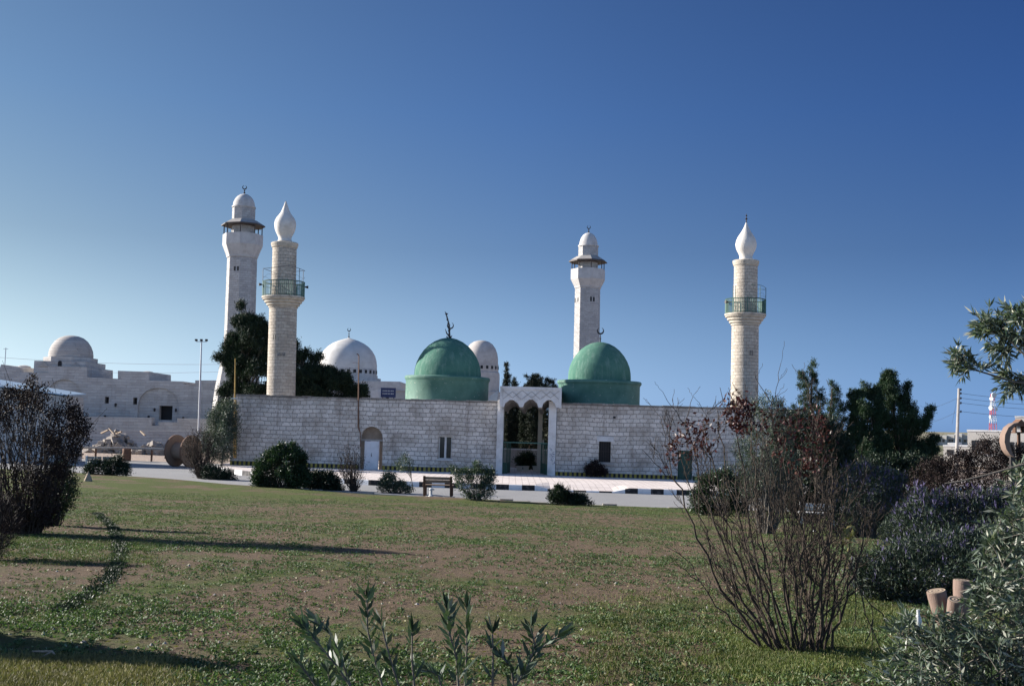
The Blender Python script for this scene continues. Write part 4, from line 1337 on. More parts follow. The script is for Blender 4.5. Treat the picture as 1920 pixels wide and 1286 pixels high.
# red and white lattice mast
Ym = 420
mbp = W(1862, 815, Ym); mt = W(1863, 738, Ym)
mm_ = thing('telecom_mast', 'red and white lattice telecom mast with dish drums behind the white house', 'mast', (mbp.x, Ym, zground(mbp.x, Ym)))
HT = mt.z - mm_.location.z
z = 0; i = 0
while z < HT - .1:
    z2 = min(HT, z + HT / 7)
    w0 = lerp(1.3, .5, z / HT); w1 = lerp(1.3, .5, z2 / HT)
    mb = MB()
    for sx in (-1, 1):
        for sy in (-1, 1):
            mb.beam((sx * w0, sy * w0, z), (sx * w1, sy * w1, z2), .14)
        mb.beam((sx * w0, -w0, z), (-sx * w1, -w1, z2), .08); mb.beam((-w0, sx * w0, z), (-w1, -sx * w1, z2), .08)
        mb.beam((sx * w0, w0, z), (-sx * w1, w1, z2), .08)
    mb.build('lattice_section', M['red'] if i % 2 == 0 else M['mastwhite'], mm_)
    z = z2; i += 1
for (f_, dx, r_) in ((.97, 0, 1.0), (.90, -.9, .8), (.72, -1.2, .9), (.70, .9, .7), (.55, -1.4, .6)):
    MB().lathe([(r_, -.3), (r_, .3)], 14).build('antenna_drum', M['mastwhite'], mm_)
    
for o, (f_, dx) in zip([c for c in bpy.data.objects if c.name.startswith('antenna_drum')], ((.97, 0), (.90, -.9), (.72, -1.2), (.70, .9), (.55, -1.4))):
    o.location = (dx, -1.2, HT * f_); o.rotation_euler = (PI / 2, 0, dx)

def house(label, px0, px1, pyt, pyb, Y, dep, wins, group='white houses on the right', roof=True, tank=False, hrot=-.55):
    a = W(px0, pyb, Y); b = W(px1, pyt, Y)
    base = zground(a.x, Y) - .3 if Y > 200 else a.z
    t_ = thing('white_house', label, 'house', ((a.x + b.x) / 2, Y, base), (0, 0, hrot), group)
    hw = (b.x - a.x) / 2; H_ = b.z - base
    MB().box(-hw, hw, 0, dep, 0, H_).build('wall', M['house'], t_)
    MB().box(-hw - .06, hw + .06, -.06, dep + .06, H_ + .003, H_ + .22).build('roof', M['white'], t_)
    for (fx, fz, fw, fh) in wins:
        x_ = lerp(-hw, hw, fx); z_ = H_ * fz
        o = MB().box(x_ - fw / 2, x_ + fw / 2, -.03, .1, z_, z_ + fh).build('window', M['glass'], t_)
        MB().box(x_ - fw / 2 - .06, x_ + fw / 2 + .06, -.06, .1, z_ - .08, z_ - .003).build('sill', M['white'], o)
    if tank:
        MB().lathe([(.5, H_ + .223), (.5, H_ + 1.1)], 12).build('water_tank', M['steel'], t_)
    return t_
house('large flat roofed white house behind the rust coloured crescent', 1819, 1935, 811, 875, 130, 9, [(.16, .42, 1.5, 1.4), (.30, .35, .7, 1.7), (.60, .4, 1.3, 1.4), (.8, .4, 1.3, 1.4)])
house('upper block of the white house at the right picture edge', 1908, 1990, 784, 812, 150, 8, [(.1, .3, .8, .9)])
house('low white house in the hollow left of the large white house', 1771, 1830, 838, 870, 170, 8, [(.2, .5, 1.0, .9), (.7, .45, 1.2, 1.0)])
house('small raised white block on the low house in the hollow', 1778, 1795, 833, 838.5, 178, 4, [(.5, .3, .7, .2)])
hx = [(1742, 1754, 818), (1757, 1774, 817.5), (1777, 1789, 816), (1790, 1803, 814), (1806, 1818, 817), (1819, 1830, 813)]
hl = ['grey white far house leftmost of the row on the ridge', 'bright far house second in the row on the ridge', 'narrow far house third in the row on the ridge', 'far house just left of the utility pole on the ridge', 'far house just right of the utility pole on the ridge', 'far house at the right end of the row on the ridge']
for (a_, b__, t__), lab in zip(hx, hl):
    house(lab, a_, b__, t__, 832, 372, 6, [(.3, .4, .8, 1.0), (.7, .4, .8, 1.0)], 'far houses on the ridge')

# ------------------------------------------------------------------ left roadside things
# big wooden cable drum
Yd = 77
q = W(345, 838, Yd)
cd = thing('cable_drum', 'big wooden cable drum by the road, half hidden by a bare shrub', 'cable drum', (q.x, Yd, zroad(q.x)), (0, 0, 1.13))
R_ = S(29, Yd)
def wheel(y0):
    mb = MB().lathe([(R_, y0), (R_, y0 + .14)], 40)
    mb.v = [(x, z, y + R_) for (x, y, z) in mb.v]
    o = mb.build('flange', M['wood'], cd, smooth=30)
    mb = MB().lathe([(R_ + .001, y0 + .02), (R_ + .03, y0 + .02), (R_ + .03, y0 + .12), (R_ + .001, y0 + .12)], 40, capb=False, capt=False)
    mb.v = [(x, z, y + R_) for (x, y, z) in mb.v]
    mb.build('rim', M['rust'], o)
    mb = MB()
    for k in range(-5, 6):
        ww = math.sqrt(max(.02, R_ ** 2 - (k * .19) ** 2)); yy = y0 + (.15 if y0 > 0 else -.012)
        mb.box(k * .19 - .085, k * .19 + .085, min(yy, yy - .0), yy + .012, R_ - ww * .93, R_ + ww * .93)
    mb.build('planking', M['wood'], o)
wheel(-.75); wheel(.65)
mb = MB().lathe([(R_ * .55, -.608), (R_ * .55, .648)], 24); mb.v = [(x, z, y + R_) for (x, y, z) in mb.v]; mb.build('core', M['wood'], cd, smooth=30)
# long pipe rail on stumps, oil-drum stump
g1 = G(238, 864)
Yr = g1.y
def stump(px, label, hpx=23, wpx=8):
    g = G(px, 864); t_ = MB().lathe([(S(wpx, g.y), 0), (S(wpx, g.y) * 1.02, S(hpx, g.y) * .5), (S(wpx, g.y) * .95, S(hpx, g.y))], 14)
    o = t_.build('rusty_barrel', M['rust'], smooth=40); o.location = g; tag(o, label, 'barrel')
stump(237, 'dark rusty barrel by the roadside near the white framed bench')
a = W(160, 839, 84); b = W(322, 843, 84)
rl = thing('pipe_rail', 'long low horizontal pipe rail on short posts beside the road at the left', 'rail', (a.x, 84, zroad(a.x)))
def rl_(px, py, dy=0): q = W(px, py, 84 + dy); return q - rl.location
MB().tube([rl_(130, 838.5), rl_(237, 840), rl_(330, 843)], .09, 8).build('rail', M['concrete'], rl)
for px_ in (135, 180, 232, 285, 325):
    v = rl_(px_, 840); MB().beam((v.x, 0, -.1), (v.x, 0, v.z), .12).build('post', M['rust'], rl)
# low sandy kerb stones far side of road
# shed with pale blue sheet roof at the far left
Ys = 78
sb = W(70, 800, Ys)
sh_ = thing('site_shed', 'long low plastered shed with sloping pale blue sheet roof at the left edge', 'shed', (sb.x, Ys, zroad(sb.x)))
def sl_(px, py): q = W(px, py, Ys); return (q.x - sb.x, q.z - zroad(sb.x))
zr_ = zroad(sb.x)
MB().panel([(sl_(-260, 800)[0], -.2), (sl_(124, 800)[0], -.2), sl_(124, 744), sl_(-20, 724), sl_(-260, 692)], [], 0, 3.2).build('wall', M['complex'], sh_)
mb = MB(); A_ = sl_(126, 742); B_ = sl_(-262, 692); C_ = sl_(-262, 672)
mb.add([(A_[0], -.15, A_[1]), (A_[0], -.15, A_[1] + .08), (B_[0], -.15, B_[1]), (B_[0], -.15, B_[1] + .08), (A_[0], 3.4, A_[1] + .25), (A_[0], 3.4, A_[1] + .17), (B_[0], 3.4, B_[1] + .8), (B_[0], 3.4, B_[1] + .72)],
       [(0, 1, 3, 2), (1, 4, 6, 3), (0, 2, 7, 5), (4, 5, 7, 6), (0, 5, 4, 1), (2, 3, 6, 7)])
mb.build('roof', M['bluesheet'], sh_)
v = sl_(104, 842); MB().box(v[0] - .5, v[0] + .3, -.03, .1, v[1] - .4, v[1] + .9).build('window', M['dark'], sh_)

# benches ----------------------------------------------------------
def plank_bench(label, px, py, wpx, hpx, rotz, frame, slat, split=False):
    g = G(px, py, fn=hlawn)
    t_ = thing('park_bench', label, 'bench', g, (0, 0, rotz))
    Wd = S(wpx, g.y); H_ = S(hpx, g.y)
    # seen from behind: backrest board between two slanted end frames; y>0 is away from camera
    for sx in (-1, 1):
        x_ = sx * (Wd / 2 - .08)
        mb = MB().beam((x_, .12, -.04), (x_ + sx * 0, -.06, H_), .11, .14)
        mb.beam((x_, .62, -.04), (x_, .55, H_ * .52), .11, .12)
        mb.beam((x_, .02, H_ * .46), (x_, .62, H_ * .46), .10, .10)
        mb.build('end_frame', frame, t_, bevel=.01)
    for z0, z1 in ((.66, .98), ):
        n2 = 2 if not split else 2
        for k in range(n2):
            a_ = lerp(z0, z1, k / n2) * H_; b_ = lerp(z0, z1, (k + 1) / n2) * H_ - .015
            yk = lerp(.02, -.04, k)
            if split:
                MB().box(-Wd / 2 + .06, -.03, yk + .0, yk + .05, a_, b_).build('back_board', slat, t_, bevel=.006)
                MB().box(.03, Wd / 2 - .06, yk + .0, yk + .05, a_, b_).build('back_board', slat, t_, bevel=.006)
            else:
                MB().box(-Wd / 2 + .02, Wd / 2 - .02, yk - .01, yk + .05, a_, b_).build('back_board', slat, t_, bevel=.006)
    for k in range(3):
        MB().box(-Wd / 2 - .02, Wd / 2 + .02, .12 + k * .17, .27 + k * .17, H_ * .50, H_ * .55).build('seat_slat', slat if not split else frame, t_, bevel=.006)
    return t_
plank_bench('dark brown wooden bench seen from behind at the far lawn edge before the gateway', 820, 929, 56, 36, -.05, M['darkwood'], M['wood'])
plank_bench('bench with white end frame and worn brown back boards at the far left lawn edge', 190, 889, 60, 34, .12, M['white'], M['rubble'], True)
plank_bench('white framed bench partly hidden behind the flowering rosemary on the right', 1532, 985, 66, 42, -.25, M['white'], M['white'], True)
# white hydrant stub by the brown bench
g = G(808, 930, fn=hlawn)
hy = thing('standpipe', 'small white standpipe with a knob at the foot of the brown bench', 'standpipe', g)
MB().lathe([(.13, -.02), (.13, .03), (.07, .05), (.07, .28), (.10, .30), (.10, .36), (.05, .40)], 14).build('body', M['mastwhite'], hy, smooth=35)
MB().tube([(-.16, 0, .33), (.16, 0, .33)], .035, 8).build('tap', M['mastwhite'], hy)
# stones
def stone(label, px, py, wpx, hpx, seed, mat, peak=False, name='stone'):
    g = G(px, py, fn=hlawn); rs = random.Random(seed)
    bm_v = []; n1, n2 = 7, 9
    mb = MB()
    pr = []
    W_, H_ = S(wpx / 2, g.y), S(hpx, g.y)
    for i in range(n1):
        f_ = i / (n1 - 1)
        r_ = (1 - f_ ** 1.3) if peak else math.sqrt(max(0, 1 - f_ ** 2))
        pr.append((max(.02, W_ * r_), H_ * f_ * .98 - .03))
    mb.lathe(pr, n2, rot=rs.random())
    mb.v = [(x * rs.uniform(.85, 1.12), y * rs.uniform(.7, 1.0), z * rs.uniform(.95, 1.05)) for x, y, z in mb.v]
    o = mb.build(name, mat); o.location = g
    return tag(o, label, 'stone', 'stones on the lawn')
stone('pointed pale stone standing at the far left edge of the lawn below the bench', 165, 902, 17, 19, 1, M['cutwood'], True)
stone('small tan stone lying beside the rosemary left of the cut logs', 1612, 1112, 26, 22, 2, M['cutwood'], True)
stone('small grey stone in the near left lawn', 465, 1210, 9, 7, 3, M['grit'])
stone('small pale stone in the middle of the lawn', 652, 1056, 12, 6, 4, M['grit'])
stone('tiny pale stone left of the bare hero shrub near the middle right', 1374, 1102, 14, 7, 5, M['grit'])
stone('white pebble on the far right lawn by the shrub', 1528, 997, 10, 6, 6, M['mastwhite'])
# dry forked stick
g = G(90, 1233, fn=hlawn)
o = MB().tube([(-.12, .02, .03), (-.04, 0, .035), (.03, -.01, .04), (.06, -.03, .02)], [.006, .009, .009, .006], 6).tube([(.03, -.01, .04), (.0, -.09, .02), (-.05, -.16, .01)], [.007, .005, .003], 5).build('dry_stick', M['cutwood']); o.location = g + Vector((0, 0, .01)); o.scale = (1, 1, 1)
tag(o, 'bleached forked stick lying on the near left lawn', 'stick')
# cut logs on the right
def log(label, px, py, rpx, hpx, lean, Yoff=0, tp=False):
    g = G(px, py, fn=hlawn); r_ = S(rpx, g.y); H_ = S(hpx, g.y)
    t_ = thing('cut_log', label, 'log', g, lean, 'cut logs standing by the olive tree')
    MB().lathe([(r_ * .75, -.05), (r_ * .85, H_ * .4), (r_, H_ * .8), (r_ * 1.02, H_)], 18).build('bark', M['logbark'], t_, smooth=50)
    MB().lathe([(r_ * .96, H_ + .001), (r_ * .96, H_ + .006)], 18).build('cut_face', M['logend'], t_)
log('wide pinkish cut log with a flat top, left of the leaning split log', 1770, 1178, 17, 70, (.05, -.22, 0))
log('leaning cut log in front with pale split face, between the other two logs', 1783, 1180, 13, 62, (.35, -.12, .3))
log('cut log standing highest behind the others beside the olive leaves', 1802, 1168, 17, 78, (0, .06, 0))
# water bottle
g = G(1722, 1188, fn=hlawn)
bo = thing('plastic_bottle', 'small white plastic bottle standing in the dirt before the cut logs', 'bottle', g)
MB().lathe([(.03, 0), (.033, .02), (.033, .11), (.028, .15), (.014, .18), (.014, .2)], 14).build('body', M['mastwhite'], bo, smooth=40)
MB().lathe([(.016, .2), (.016, .225)], 10).build('cap', M['steel'], bo)
# rust crescent play sculpture and bird house like gable on the right
Yc = 30
q = W(1893, 860, Yc); gz_ = hlawn(q.x, Yc)
cs = thing('crescent_sculpture', 'rust brown crescent shaped trough on a post at the right edge', 'sculpture', (q.x, Yc, gz_))
def csl(px, py, dy=0): v = W(px, py, Yc + dy); return v - cs.location
mb = MB()
arcp = [(1906, 792), (1897, 796), (1889, 804), (1884.5, 816), (1883.5, 828), (1886, 840), (1891, 850), (1897, 856)]
wid = [1, 5, 8, 10, 10, 9, 6, 1]
vs = []
for (px_, py_), w_ in zip(arcp, wid):
    a = csl(px_, py_); k = S(w_, Yc) / 2
    c_ = csl(1912, 826); d_ = (a - c_).normalized()
    for rr_, yy_ in ((k, -.16), (k, .16), (-k, .16), (-k, -.16)):
        v = a + d_ * rr_; vs.append((v.x, yy_, v.z))
fs = [(i * 4 + k, (i + 1) * 4 + k, (i + 1) * 4 + (k + 1) % 4, i * 4 + (k + 1) % 4) for i in range(7) for k in range(4)]
mb.add(vs, fs); mb.build('crescent', M['logbark'], cs, smooth=50)
v0 = csl(1897, 852); MB().beam((v0.x, 0, -.1), (v0.x, 0, v0.z), .1).build('post', M['iron'], cs)
q = W(1911, 880, 31); hh = thing('bird_table', 'small dark gabled bird table on a post beside the rust crescent', 'bird table', (q.x, 31, hlawn(q.x, 31)))
v = W(1911, 812, 31) - hh.location
MB().beam((0, 0, -.1), (0, 0, v.z), .07).build('post', M['darkwood'], hh)
MB().box(-.16, .16, -.14, .14, v.z, v.z + .04).box(-.14, -.10, -.1, .1, v.z + .04, v.z + .2).box(.10, .14, -.1, .1, v.z + .04, v.z + .2).build('tray', M['darkwood'], hh)
MB().panel([(-.22, v.z + .2), (.22, v.z + .2), (0, v.z + .4)], [], -.18, .18).build('roof', M['rust'], hh)
# low white retaining kerb on the right
a = G(1640, 966, fn=hlawn)
o = MB().box(0, 4.2, 0, .22, -.1, .22).build('low_white_wall', M['white'], bevel=.015); o.location = a; o.rotation_euler = (0, .02, -.12)
tag(o, 'low white kerb wall between the flowering bushes on the right', 'wall')

# ------------------------------------------------------------------ vegetation tools
def in_poly(P, poly):
    x, y = P[:, 0], P[:, 1]; inside = np.zeros(len(P), bool)
    n = len(poly)
    for i in range(n):
        x0, y0 = poly[i]; x1, y1 = poly[(i + 1) % n]
        c = ((y0 > y) != (y1 > y)) & (x < (x1 - x0) * (y - y0) / ((y1 - y0) if y1 != y0 else 1e-9) + x0)
        inside ^= c
    return inside


def edge_d(P, poly):
    d = np.full(len(P), 1e9)
    n = len(poly)
    for i in range(n):
        a = np.array(poly[i], float); b = np.array(poly[(i + 1) % n], float)
        ab = b - a; t = np.clip(((P - a) @ ab) / (ab @ ab + 1e-9), 0, 1)
        d = np.minimum(d, np.hypot(*(P - a - t[:, None] * ab).T))
    return d


CRN = np.array(CR)


def unproj(P, Y):
    d = np.stack([(P[:, 0] - 960) / F, -(P[:, 1] - 643) / F, -np.ones(len(P))], 1) @ CRN.T
    return np.array([0, 0, CAMZ]) + d * (Y / d[:, 1])[:, None]


def bough_pick(rng, pts, K, B, flat):
    c = pts[rng.permutation(len(pts))[:B]]
    r = rng.uniform(.7, 1.3, B)
    best = np.full(len(pts), 1e9)
    for i in range(B):
        d = pts - c[i]; d[:, 2] *= flat
        best = np.minimum(best, np.linalg.norm(d, axis=1) / r[i])
    return pts[np.argsort(best)[:K]]


def sample_poly(rng, poly, n, Y, T, squash=1.2):
    """n points inside a volume whose outline is poly and whose depth swells away from the rim"""
    pa = np.array(poly, float); lo, hi = pa.min(0), pa.max(0)
    out = np.zeros((0, 2))
    while len(out) < n:
        P = rng.uniform(lo, hi, (n * 2, 2)); out = np.vstack([out, P[in_poly(P, poly)]])
    P = out[:n]
    d = edge_d(P, poly) * Y / F
    dep = rng.uniform(-1, 1, n) * np.minimum(d * squash + .04, T)
    return unproj(P, Y + dep)


def twig_tubes(mb, rs, a, b, r0, r1, seg=5, wob=.06, n=5):
    a = Vector(a); b = Vector(b); L = (b - a).length
    pts = []
    ph = rs.uniform(0, 6)
    for i in range(seg + 1):
        t = i / seg
        o = Vector((rs.uniform(-1, 1), rs.uniform(-1, 1), rs.uniform(-1, 1))) * L * wob * math.sin(t * PI)
        pts.append(a.lerp(b, t) + o)
    mb.tube(pts, [lerp(r0, r1, i / seg) for i in range(seg + 1)], n, cap=False)
    return pts


def spiky(poly, amp, step, seed):
    rs = random.Random(seed * 31 + 5); out = []
    n = len(poly); k = 0
    for i in range(n):
        a, b = poly[i], poly[(i + 1) % n]
        L = math.hypot(b[0] - a[0], b[1] - a[1]); m = max(1, int(L / step))
        for j in range(m):
            t_ = j / m; px_, py_ = lerp(a[0], b[0], t_), lerp(a[1], b[1], t_)
            nx_, ny_ = (b[1] - a[1]) / (L + 1e-6), -(b[0] - a[0]) / (L + 1e-6)
            q = (amp if k % 2 else -amp) * rs.uniform(.1, 1.0); k += 1
            out.append((px_ + nx_ * q, py_ + ny_ * q - (abs(q) * .5 if q > 0 else 0)))
    return out


def plant(name, label, cat, poly, base, mat, K, per, sig, ll, lw, seed, group=None, stems=8, twig='bark', T=1.5, r0=.04, up=.4, foliage='foliage',
          flower=None, trunk=None, spread=.25, stemf=.85, tubes=5, kpart='branches', Yoff=0.0, B=0, flat=1.8, gap=2.0, sq=1.2):
    """base: (px,py) of the foot, or (px,py,Y)"""
    rng = np.random.default_rng(seed); rs = random.Random(seed)
    g = G(base[0], base[1]) if len(base) == 2 else Vector((W(base[0], base[1], base[2]).x, base[2], 0))
    if len(base) == 3: g.z = h(g.x, g.y) if g.y < 85 else zroad(g.x)
    Y = g.y
    wpx = max(p[0] for p in poly) - min(p[0] for p in poly)
    amp_ = min(7, wpx * .06); poly = spiky(poly, amp_, max(5, amp_ * 1.6), seed)
    t_ = thing(name, label, cat, g, group=group)
    g_np = np.array(g)
    cl_ = bough_pick(rng, sample_poly(rng, poly, int(K * gap), Y + Yoff, T, sq), K, B, flat) if B else sample_poly(rng, poly, K, Y + Yoff, T, sq)
    gz_ = g.z
    cl_[:, 2] = np.maximum(cl_[:, 2], gz_ + .03)
    c = np.repeat(cl_, per, axis=0) + rng.normal(0, 1, (K * per, 3)) * sig
    c[:, 2] = np.maximum(c[:, 2], gz_ + .01)
    cen = cl_.mean(0)
    ax = rng.normal(0, 1, c.shape) * .8 + (c - cen) / (np.linalg.norm(c - cen, axis=1, keepdims=True) + 1e-6) * .5 + np.array([0, 0, up])
    me = leaf_mesh(foliage, c - g_np, ax, ll, lw, rng)
    link(foliage, me, M[mat], t_)
    mb = MB()
    idx = rng.permutation(K)[:stems]
    if trunk:
        top = cl_[np.argmax(cl_[:, 2])]
        hh = (top[2] - gz_) * trunk
        tr_ = MB(); tp = twig_tubes(tr_, rs, (0, 0, -.1), Vector(((top[0] - g.x) * .6, (top[1] - g.y) * .6, hh)), r0, r0 * .35, 6, .03, 8)
        tr_.build('trunk', M[twig], t_, smooth=60)
        for i in idx:
            e = Vector(cl_[i]) - g
            zq = max(.1, min(hh * .95, e.z * rs.uniform(.45, .8)))
            k = zq / hh * 6; a = tp[int(min(5, k))].lerp(tp[int(min(5, k)) + 1], k - int(min(5, k))) if k < 6 else tp[6]
            twig_tubes(mb, rs, a, e, r0 * .3, r0 * .08, 4, .08, tubes)
    else:
        for i in idx:
            e = (Vector(cl_[i]) - g) * stemf
            b = Vector((e.x * spread + rs.uniform(-.05, .05) * T, e.y * spread + rs.uniform(-.05, .05) * T, -.04))
            pts = twig_tubes(mb, rs, b, e, r0, r0 * .3, 5, .07, tubes)
            for q in range(2):
                p_ = pts[rs.randint(2, 4)]
                twig_tubes(mb, rs, p_, p_ + (e - b) * .3 + Vector((rs.uniform(-1, 1), rs.uniform(-1, 1), rs.uniform(-.2, 1))) * e.length * .14, r0 * .5, r0 * .2, 3, .07, 4)
    if mb.v: mb.build(kpart, M[twig], t_)
    if flower:
        nf, fl, fw, fmat = flower
        z = cl_[:, 2]
        # flower spikes on the upper and front skin of the bush
        sc_ = z - z.min(); pr = (sc_ / sc_.max()) ** 1.5 + .05
        pick = rng.choice(K, nf, p=pr / pr.sum())
        c2 = cl_[pick] + rng.normal(0, 1, (nf, 3)) * sig * 1.1 + np.array([0, 0, fl * .6])
        c2 = np.repeat(c2, 5, axis=0) + rng.normal(0, 1, (nf * 5, 3)) * np.array([fw * .6, fw * .6, fl * .3])
        ax2 = rng.normal(0, .35, c2.shape) + np.array([0, 0, 1])
        link('flowers', leaf_mesh('flowers', c2 - g_np, ax2, fl, fw, rng), M[fmat], t_)
    return t_


# ------------------------------------------------------------------ trees
plant('pine_tree', 'tall dark pine tree with layered boughs behind the left round minaret', 'tree',
      [(443, 574), (450, 575), (462, 579), (470, 582), (478, 596), (490, 603), (503, 612), (520, 640), (520, 742), (505, 760), (470, 780), (445, 778), (412, 772), (404, 740), (412, 728), (440, 722), (432, 700), (425, 685), (404, 672), (404, 664), (418, 663), (432, 668), (424, 652), (424, 645), (433, 640), (427, 628), (438, 618), (434, 602), (440, 585)],
      (470, 862, 90), 'leafpine', 1250, 80, .17, .26, .055, 21, 'pines behind the left wall', 90, 'bark', 2.6, .22, .5, trunk=.9, B=95, flat=2.2, gap=1.7)
plant('pine_tree', 'lower dark pine tree sloping down right of the left round minaret before the white dome', 'tree',
      [(548, 640), (556, 643), (562, 655), (573, 653), (583, 668), (600, 670), (610, 682), (626, 688), (640, 697), (650, 710), (660, 716), (664, 730), (672, 722), (684, 727), (684, 738), (690, 756), (600, 775), (530, 775), (530, 690)],
      (590, 862, 91), 'leafpine', 1250, 80, .18, .26, .055, 22, 'pines behind the left wall', 80, 'bark', 2.6, .2, .5, trunk=.85, B=90, flat=2.0, gap=1.4)
plant('cypress_tree', 'slender cypress spire rising left of the gateway canopy', 'tree',
      [(949, 673), (953, 686), (951, 695), (955, 705), (955, 722), (962, 760), (970, 840), (930, 840), (940, 760), (944, 724), (943, 712), (947, 702), (945, 690), (948, 684)],
      (950, 880, 96), 'leafcyp', 714, 46, .085, .15, .045, 23, 'cypresses behind the gateway', 20, 'bark', 1.2, .12, .9, trunk=.95)
plant('cypress_tree', 'short cypress tip just right of the slender spire behind the canopy', 'tree',
      [(964, 706), (968, 716), (971, 730), (984, 770), (988, 850), (952, 850), (956, 770), (960, 730)],
      (968, 880, 93), 'leafcyp', 646, 46, .085, .15, .045, 24, 'cypresses behind the gateway', 20, 'bark', 1.2, .12, .9, trunk=.95)
plant('cypress_tree', 'ragged cypress with a leaning tip above the middle of the gateway canopy', 'tree',
      [(984, 700), (992, 712), (998, 706), (1004, 712), (1008, 728), (1014, 770), (1014, 842), (976, 842), (976, 770), (980, 726), (989, 720)],
      (995, 880, 91), 'leafcyp', 782, 46, .085, .15, .045, 25, 'cypresses behind the gateway', 20, 'bark', 1.3, .12, .9, trunk=.95)
plant('cypress_tree', 'broad dark tree top above the right end of the gateway canopy', 'tree',
      [(1002, 708), (1012, 705), (1022, 712), (1032, 711), (1043, 717), (1050, 740), (1046, 846), (1004, 846), (1002, 770), (1000, 726)],
      (1026, 880, 94), 'leafcyp', 884, 46, .085, .15, .045, 26, 'cypresses behind the gateway', 20, 'bark', 1.5, .12, .7, trunk=.95)
plant('garden_shrub', 'round dark shrub growing before the garden wall inside the gate', 'shrub', [(972, 878), (968, 862), (976, 850), (990, 848), (1000, 856), (1002, 878)], (986, 884, 83), 'leafgreen', 160, 40, .12, .14, .05, 27, None, 8, 'bark', .8, .03)
plant('wall_weed', 'dark reddish weed growing against the foot of the right wall under the dark window', 'weed', [(1102, 890), (1098, 878), (1106, 868), (1118, 866), (1130, 876), (1136, 890)], (1118, 893, 73.9), 'leafbrown', 110, 30, .09, .16, .04, 28, None, 14, 'twig', .6, .02, 1.0)
plant('olive_tree', 'grey green olive tree beside the yellow pipes at the left wall corner', 'tree',
      [(386, 850), (384, 818), (392, 795), (396, 772), (410, 765), (422, 755), (436, 750), (444, 770), (444, 850), (425, 862), (400, 860)], (414, 884, 74.2), 'leafolivedark', 420, 55, .17, .15, .035, 29, None, 30, 'paletwig', 1.6, .09, .3, trunk=.7)
T_R = 'green trees on the right'
plant('conifer_tree', 'sparse tree with two feathery spires, leftmost of the green trees on the right', 'tree',
      [(1483, 800), (1486, 760), (1490, 742), (1494, 712), (1503, 693), (1510, 704), (1516, 690), (1524, 674), (1531, 684), (1531, 712), (1536, 730), (1548, 742), (1552, 800), (1560, 900), (1480, 900)],
      (1520, 955, 47), 'leafpine2', 450, 60, 0.055, 0.11, 0.022, 31, T_R, 60, 'bark', 1.0, .09, .7, trunk=.95, B=90, flat=.8, gap=1.25)
plant('conifer_tree', 'thin see through spire between the sparse tree and the big green trees', 'tree',
      [(1538, 810), (1548, 775), (1556, 748), (1555, 724), (1563, 712), (1572, 722), (1575, 742), (1584, 765), (1594, 800), (1598, 900), (1536, 900)],
      (1565, 955, 46), 'leafpine2', 345, 50, 0.05, 0.1, 0.02, 32, T_R, 50, 'bark', .9, .08, .7, trunk=.95, B=80, flat=.8, gap=1.3)
plant('conifer_tree', 'dense green tree with a pointed top, middle of the trees on the right', 'tree',
      [(1586, 830), (1592, 790), (1592, 740), (1598, 728), (1606, 740), (1613, 732), (1621, 701), (1629, 713), (1632, 737), (1642, 727), (1650, 740), (1662, 780), (1670, 860), (1660, 930), (1570, 930), (1572, 850)],
      (1620, 958, 46), 'leafpine2', 1200, 60, 0.065, 0.11, 0.026, 33, T_R, 60, 'bark', 1.4, .11, .6, trunk=.92, B=80, flat=.8, gap=1.45)
plant('conifer_tree', 'largest dense green tree with a rounded crown, rightmost of the green trees', 'tree',
      [(1646, 740), (1652, 715), (1656, 700), (1668, 696), (1680, 700), (1689, 712), (1700, 722), (1704, 740), (1714, 732), (1722, 742), (1722, 757), (1736, 756), (1748, 766), (1747, 786), (1738, 800), (1724, 814), (1734, 828), (1744, 814), (1757, 822), (1756, 860), (1740, 930), (1640, 935), (1636, 850), (1644, 790)],
      (1690, 960, 47), 'leafpine2', 1800, 60, 0.065, 0.11, 0.026, 34, T_R, 90, 'bark', 1.7, .13, .6, trunk=.92, B=110, flat=.8, gap=1.45)
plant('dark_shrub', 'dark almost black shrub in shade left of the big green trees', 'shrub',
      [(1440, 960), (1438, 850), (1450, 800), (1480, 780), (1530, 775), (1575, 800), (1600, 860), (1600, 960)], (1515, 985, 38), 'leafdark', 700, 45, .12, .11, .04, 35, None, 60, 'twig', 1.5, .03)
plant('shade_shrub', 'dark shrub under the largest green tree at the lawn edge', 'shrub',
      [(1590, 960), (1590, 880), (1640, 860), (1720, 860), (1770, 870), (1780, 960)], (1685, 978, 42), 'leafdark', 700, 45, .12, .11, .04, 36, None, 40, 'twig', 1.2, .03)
plant('olive_shrub', 'grey green olive shrub rising behind the bare bush', 'shrub',
      [(1392, 930), (1378, 850), (1392, 800), (1405, 765), (1425, 742), (1440, 738), (1462, 752), (1478, 775), (1490, 800), (1492, 930)], (1440, 1000), 'leafolivedark', 520, 36, .07, .075, .018, 37, None, 70, 'paletwig', 1.0, .02, .5)
plant('green_shrub', 'low leafy green shrub at the lawn edge left of the olive shrub', 'shrub',
      [(1296, 958), (1298, 925), (1312, 900), (1335, 885), (1365, 882), (1395, 890), (1410, 915), (1410, 960)], (1350, 966), 'leafgreen', 420, 36, .11, .12, .035, 38, None, 30, 'twig', 1.0, .02, B=45, flat=1.0, gap=1.35)

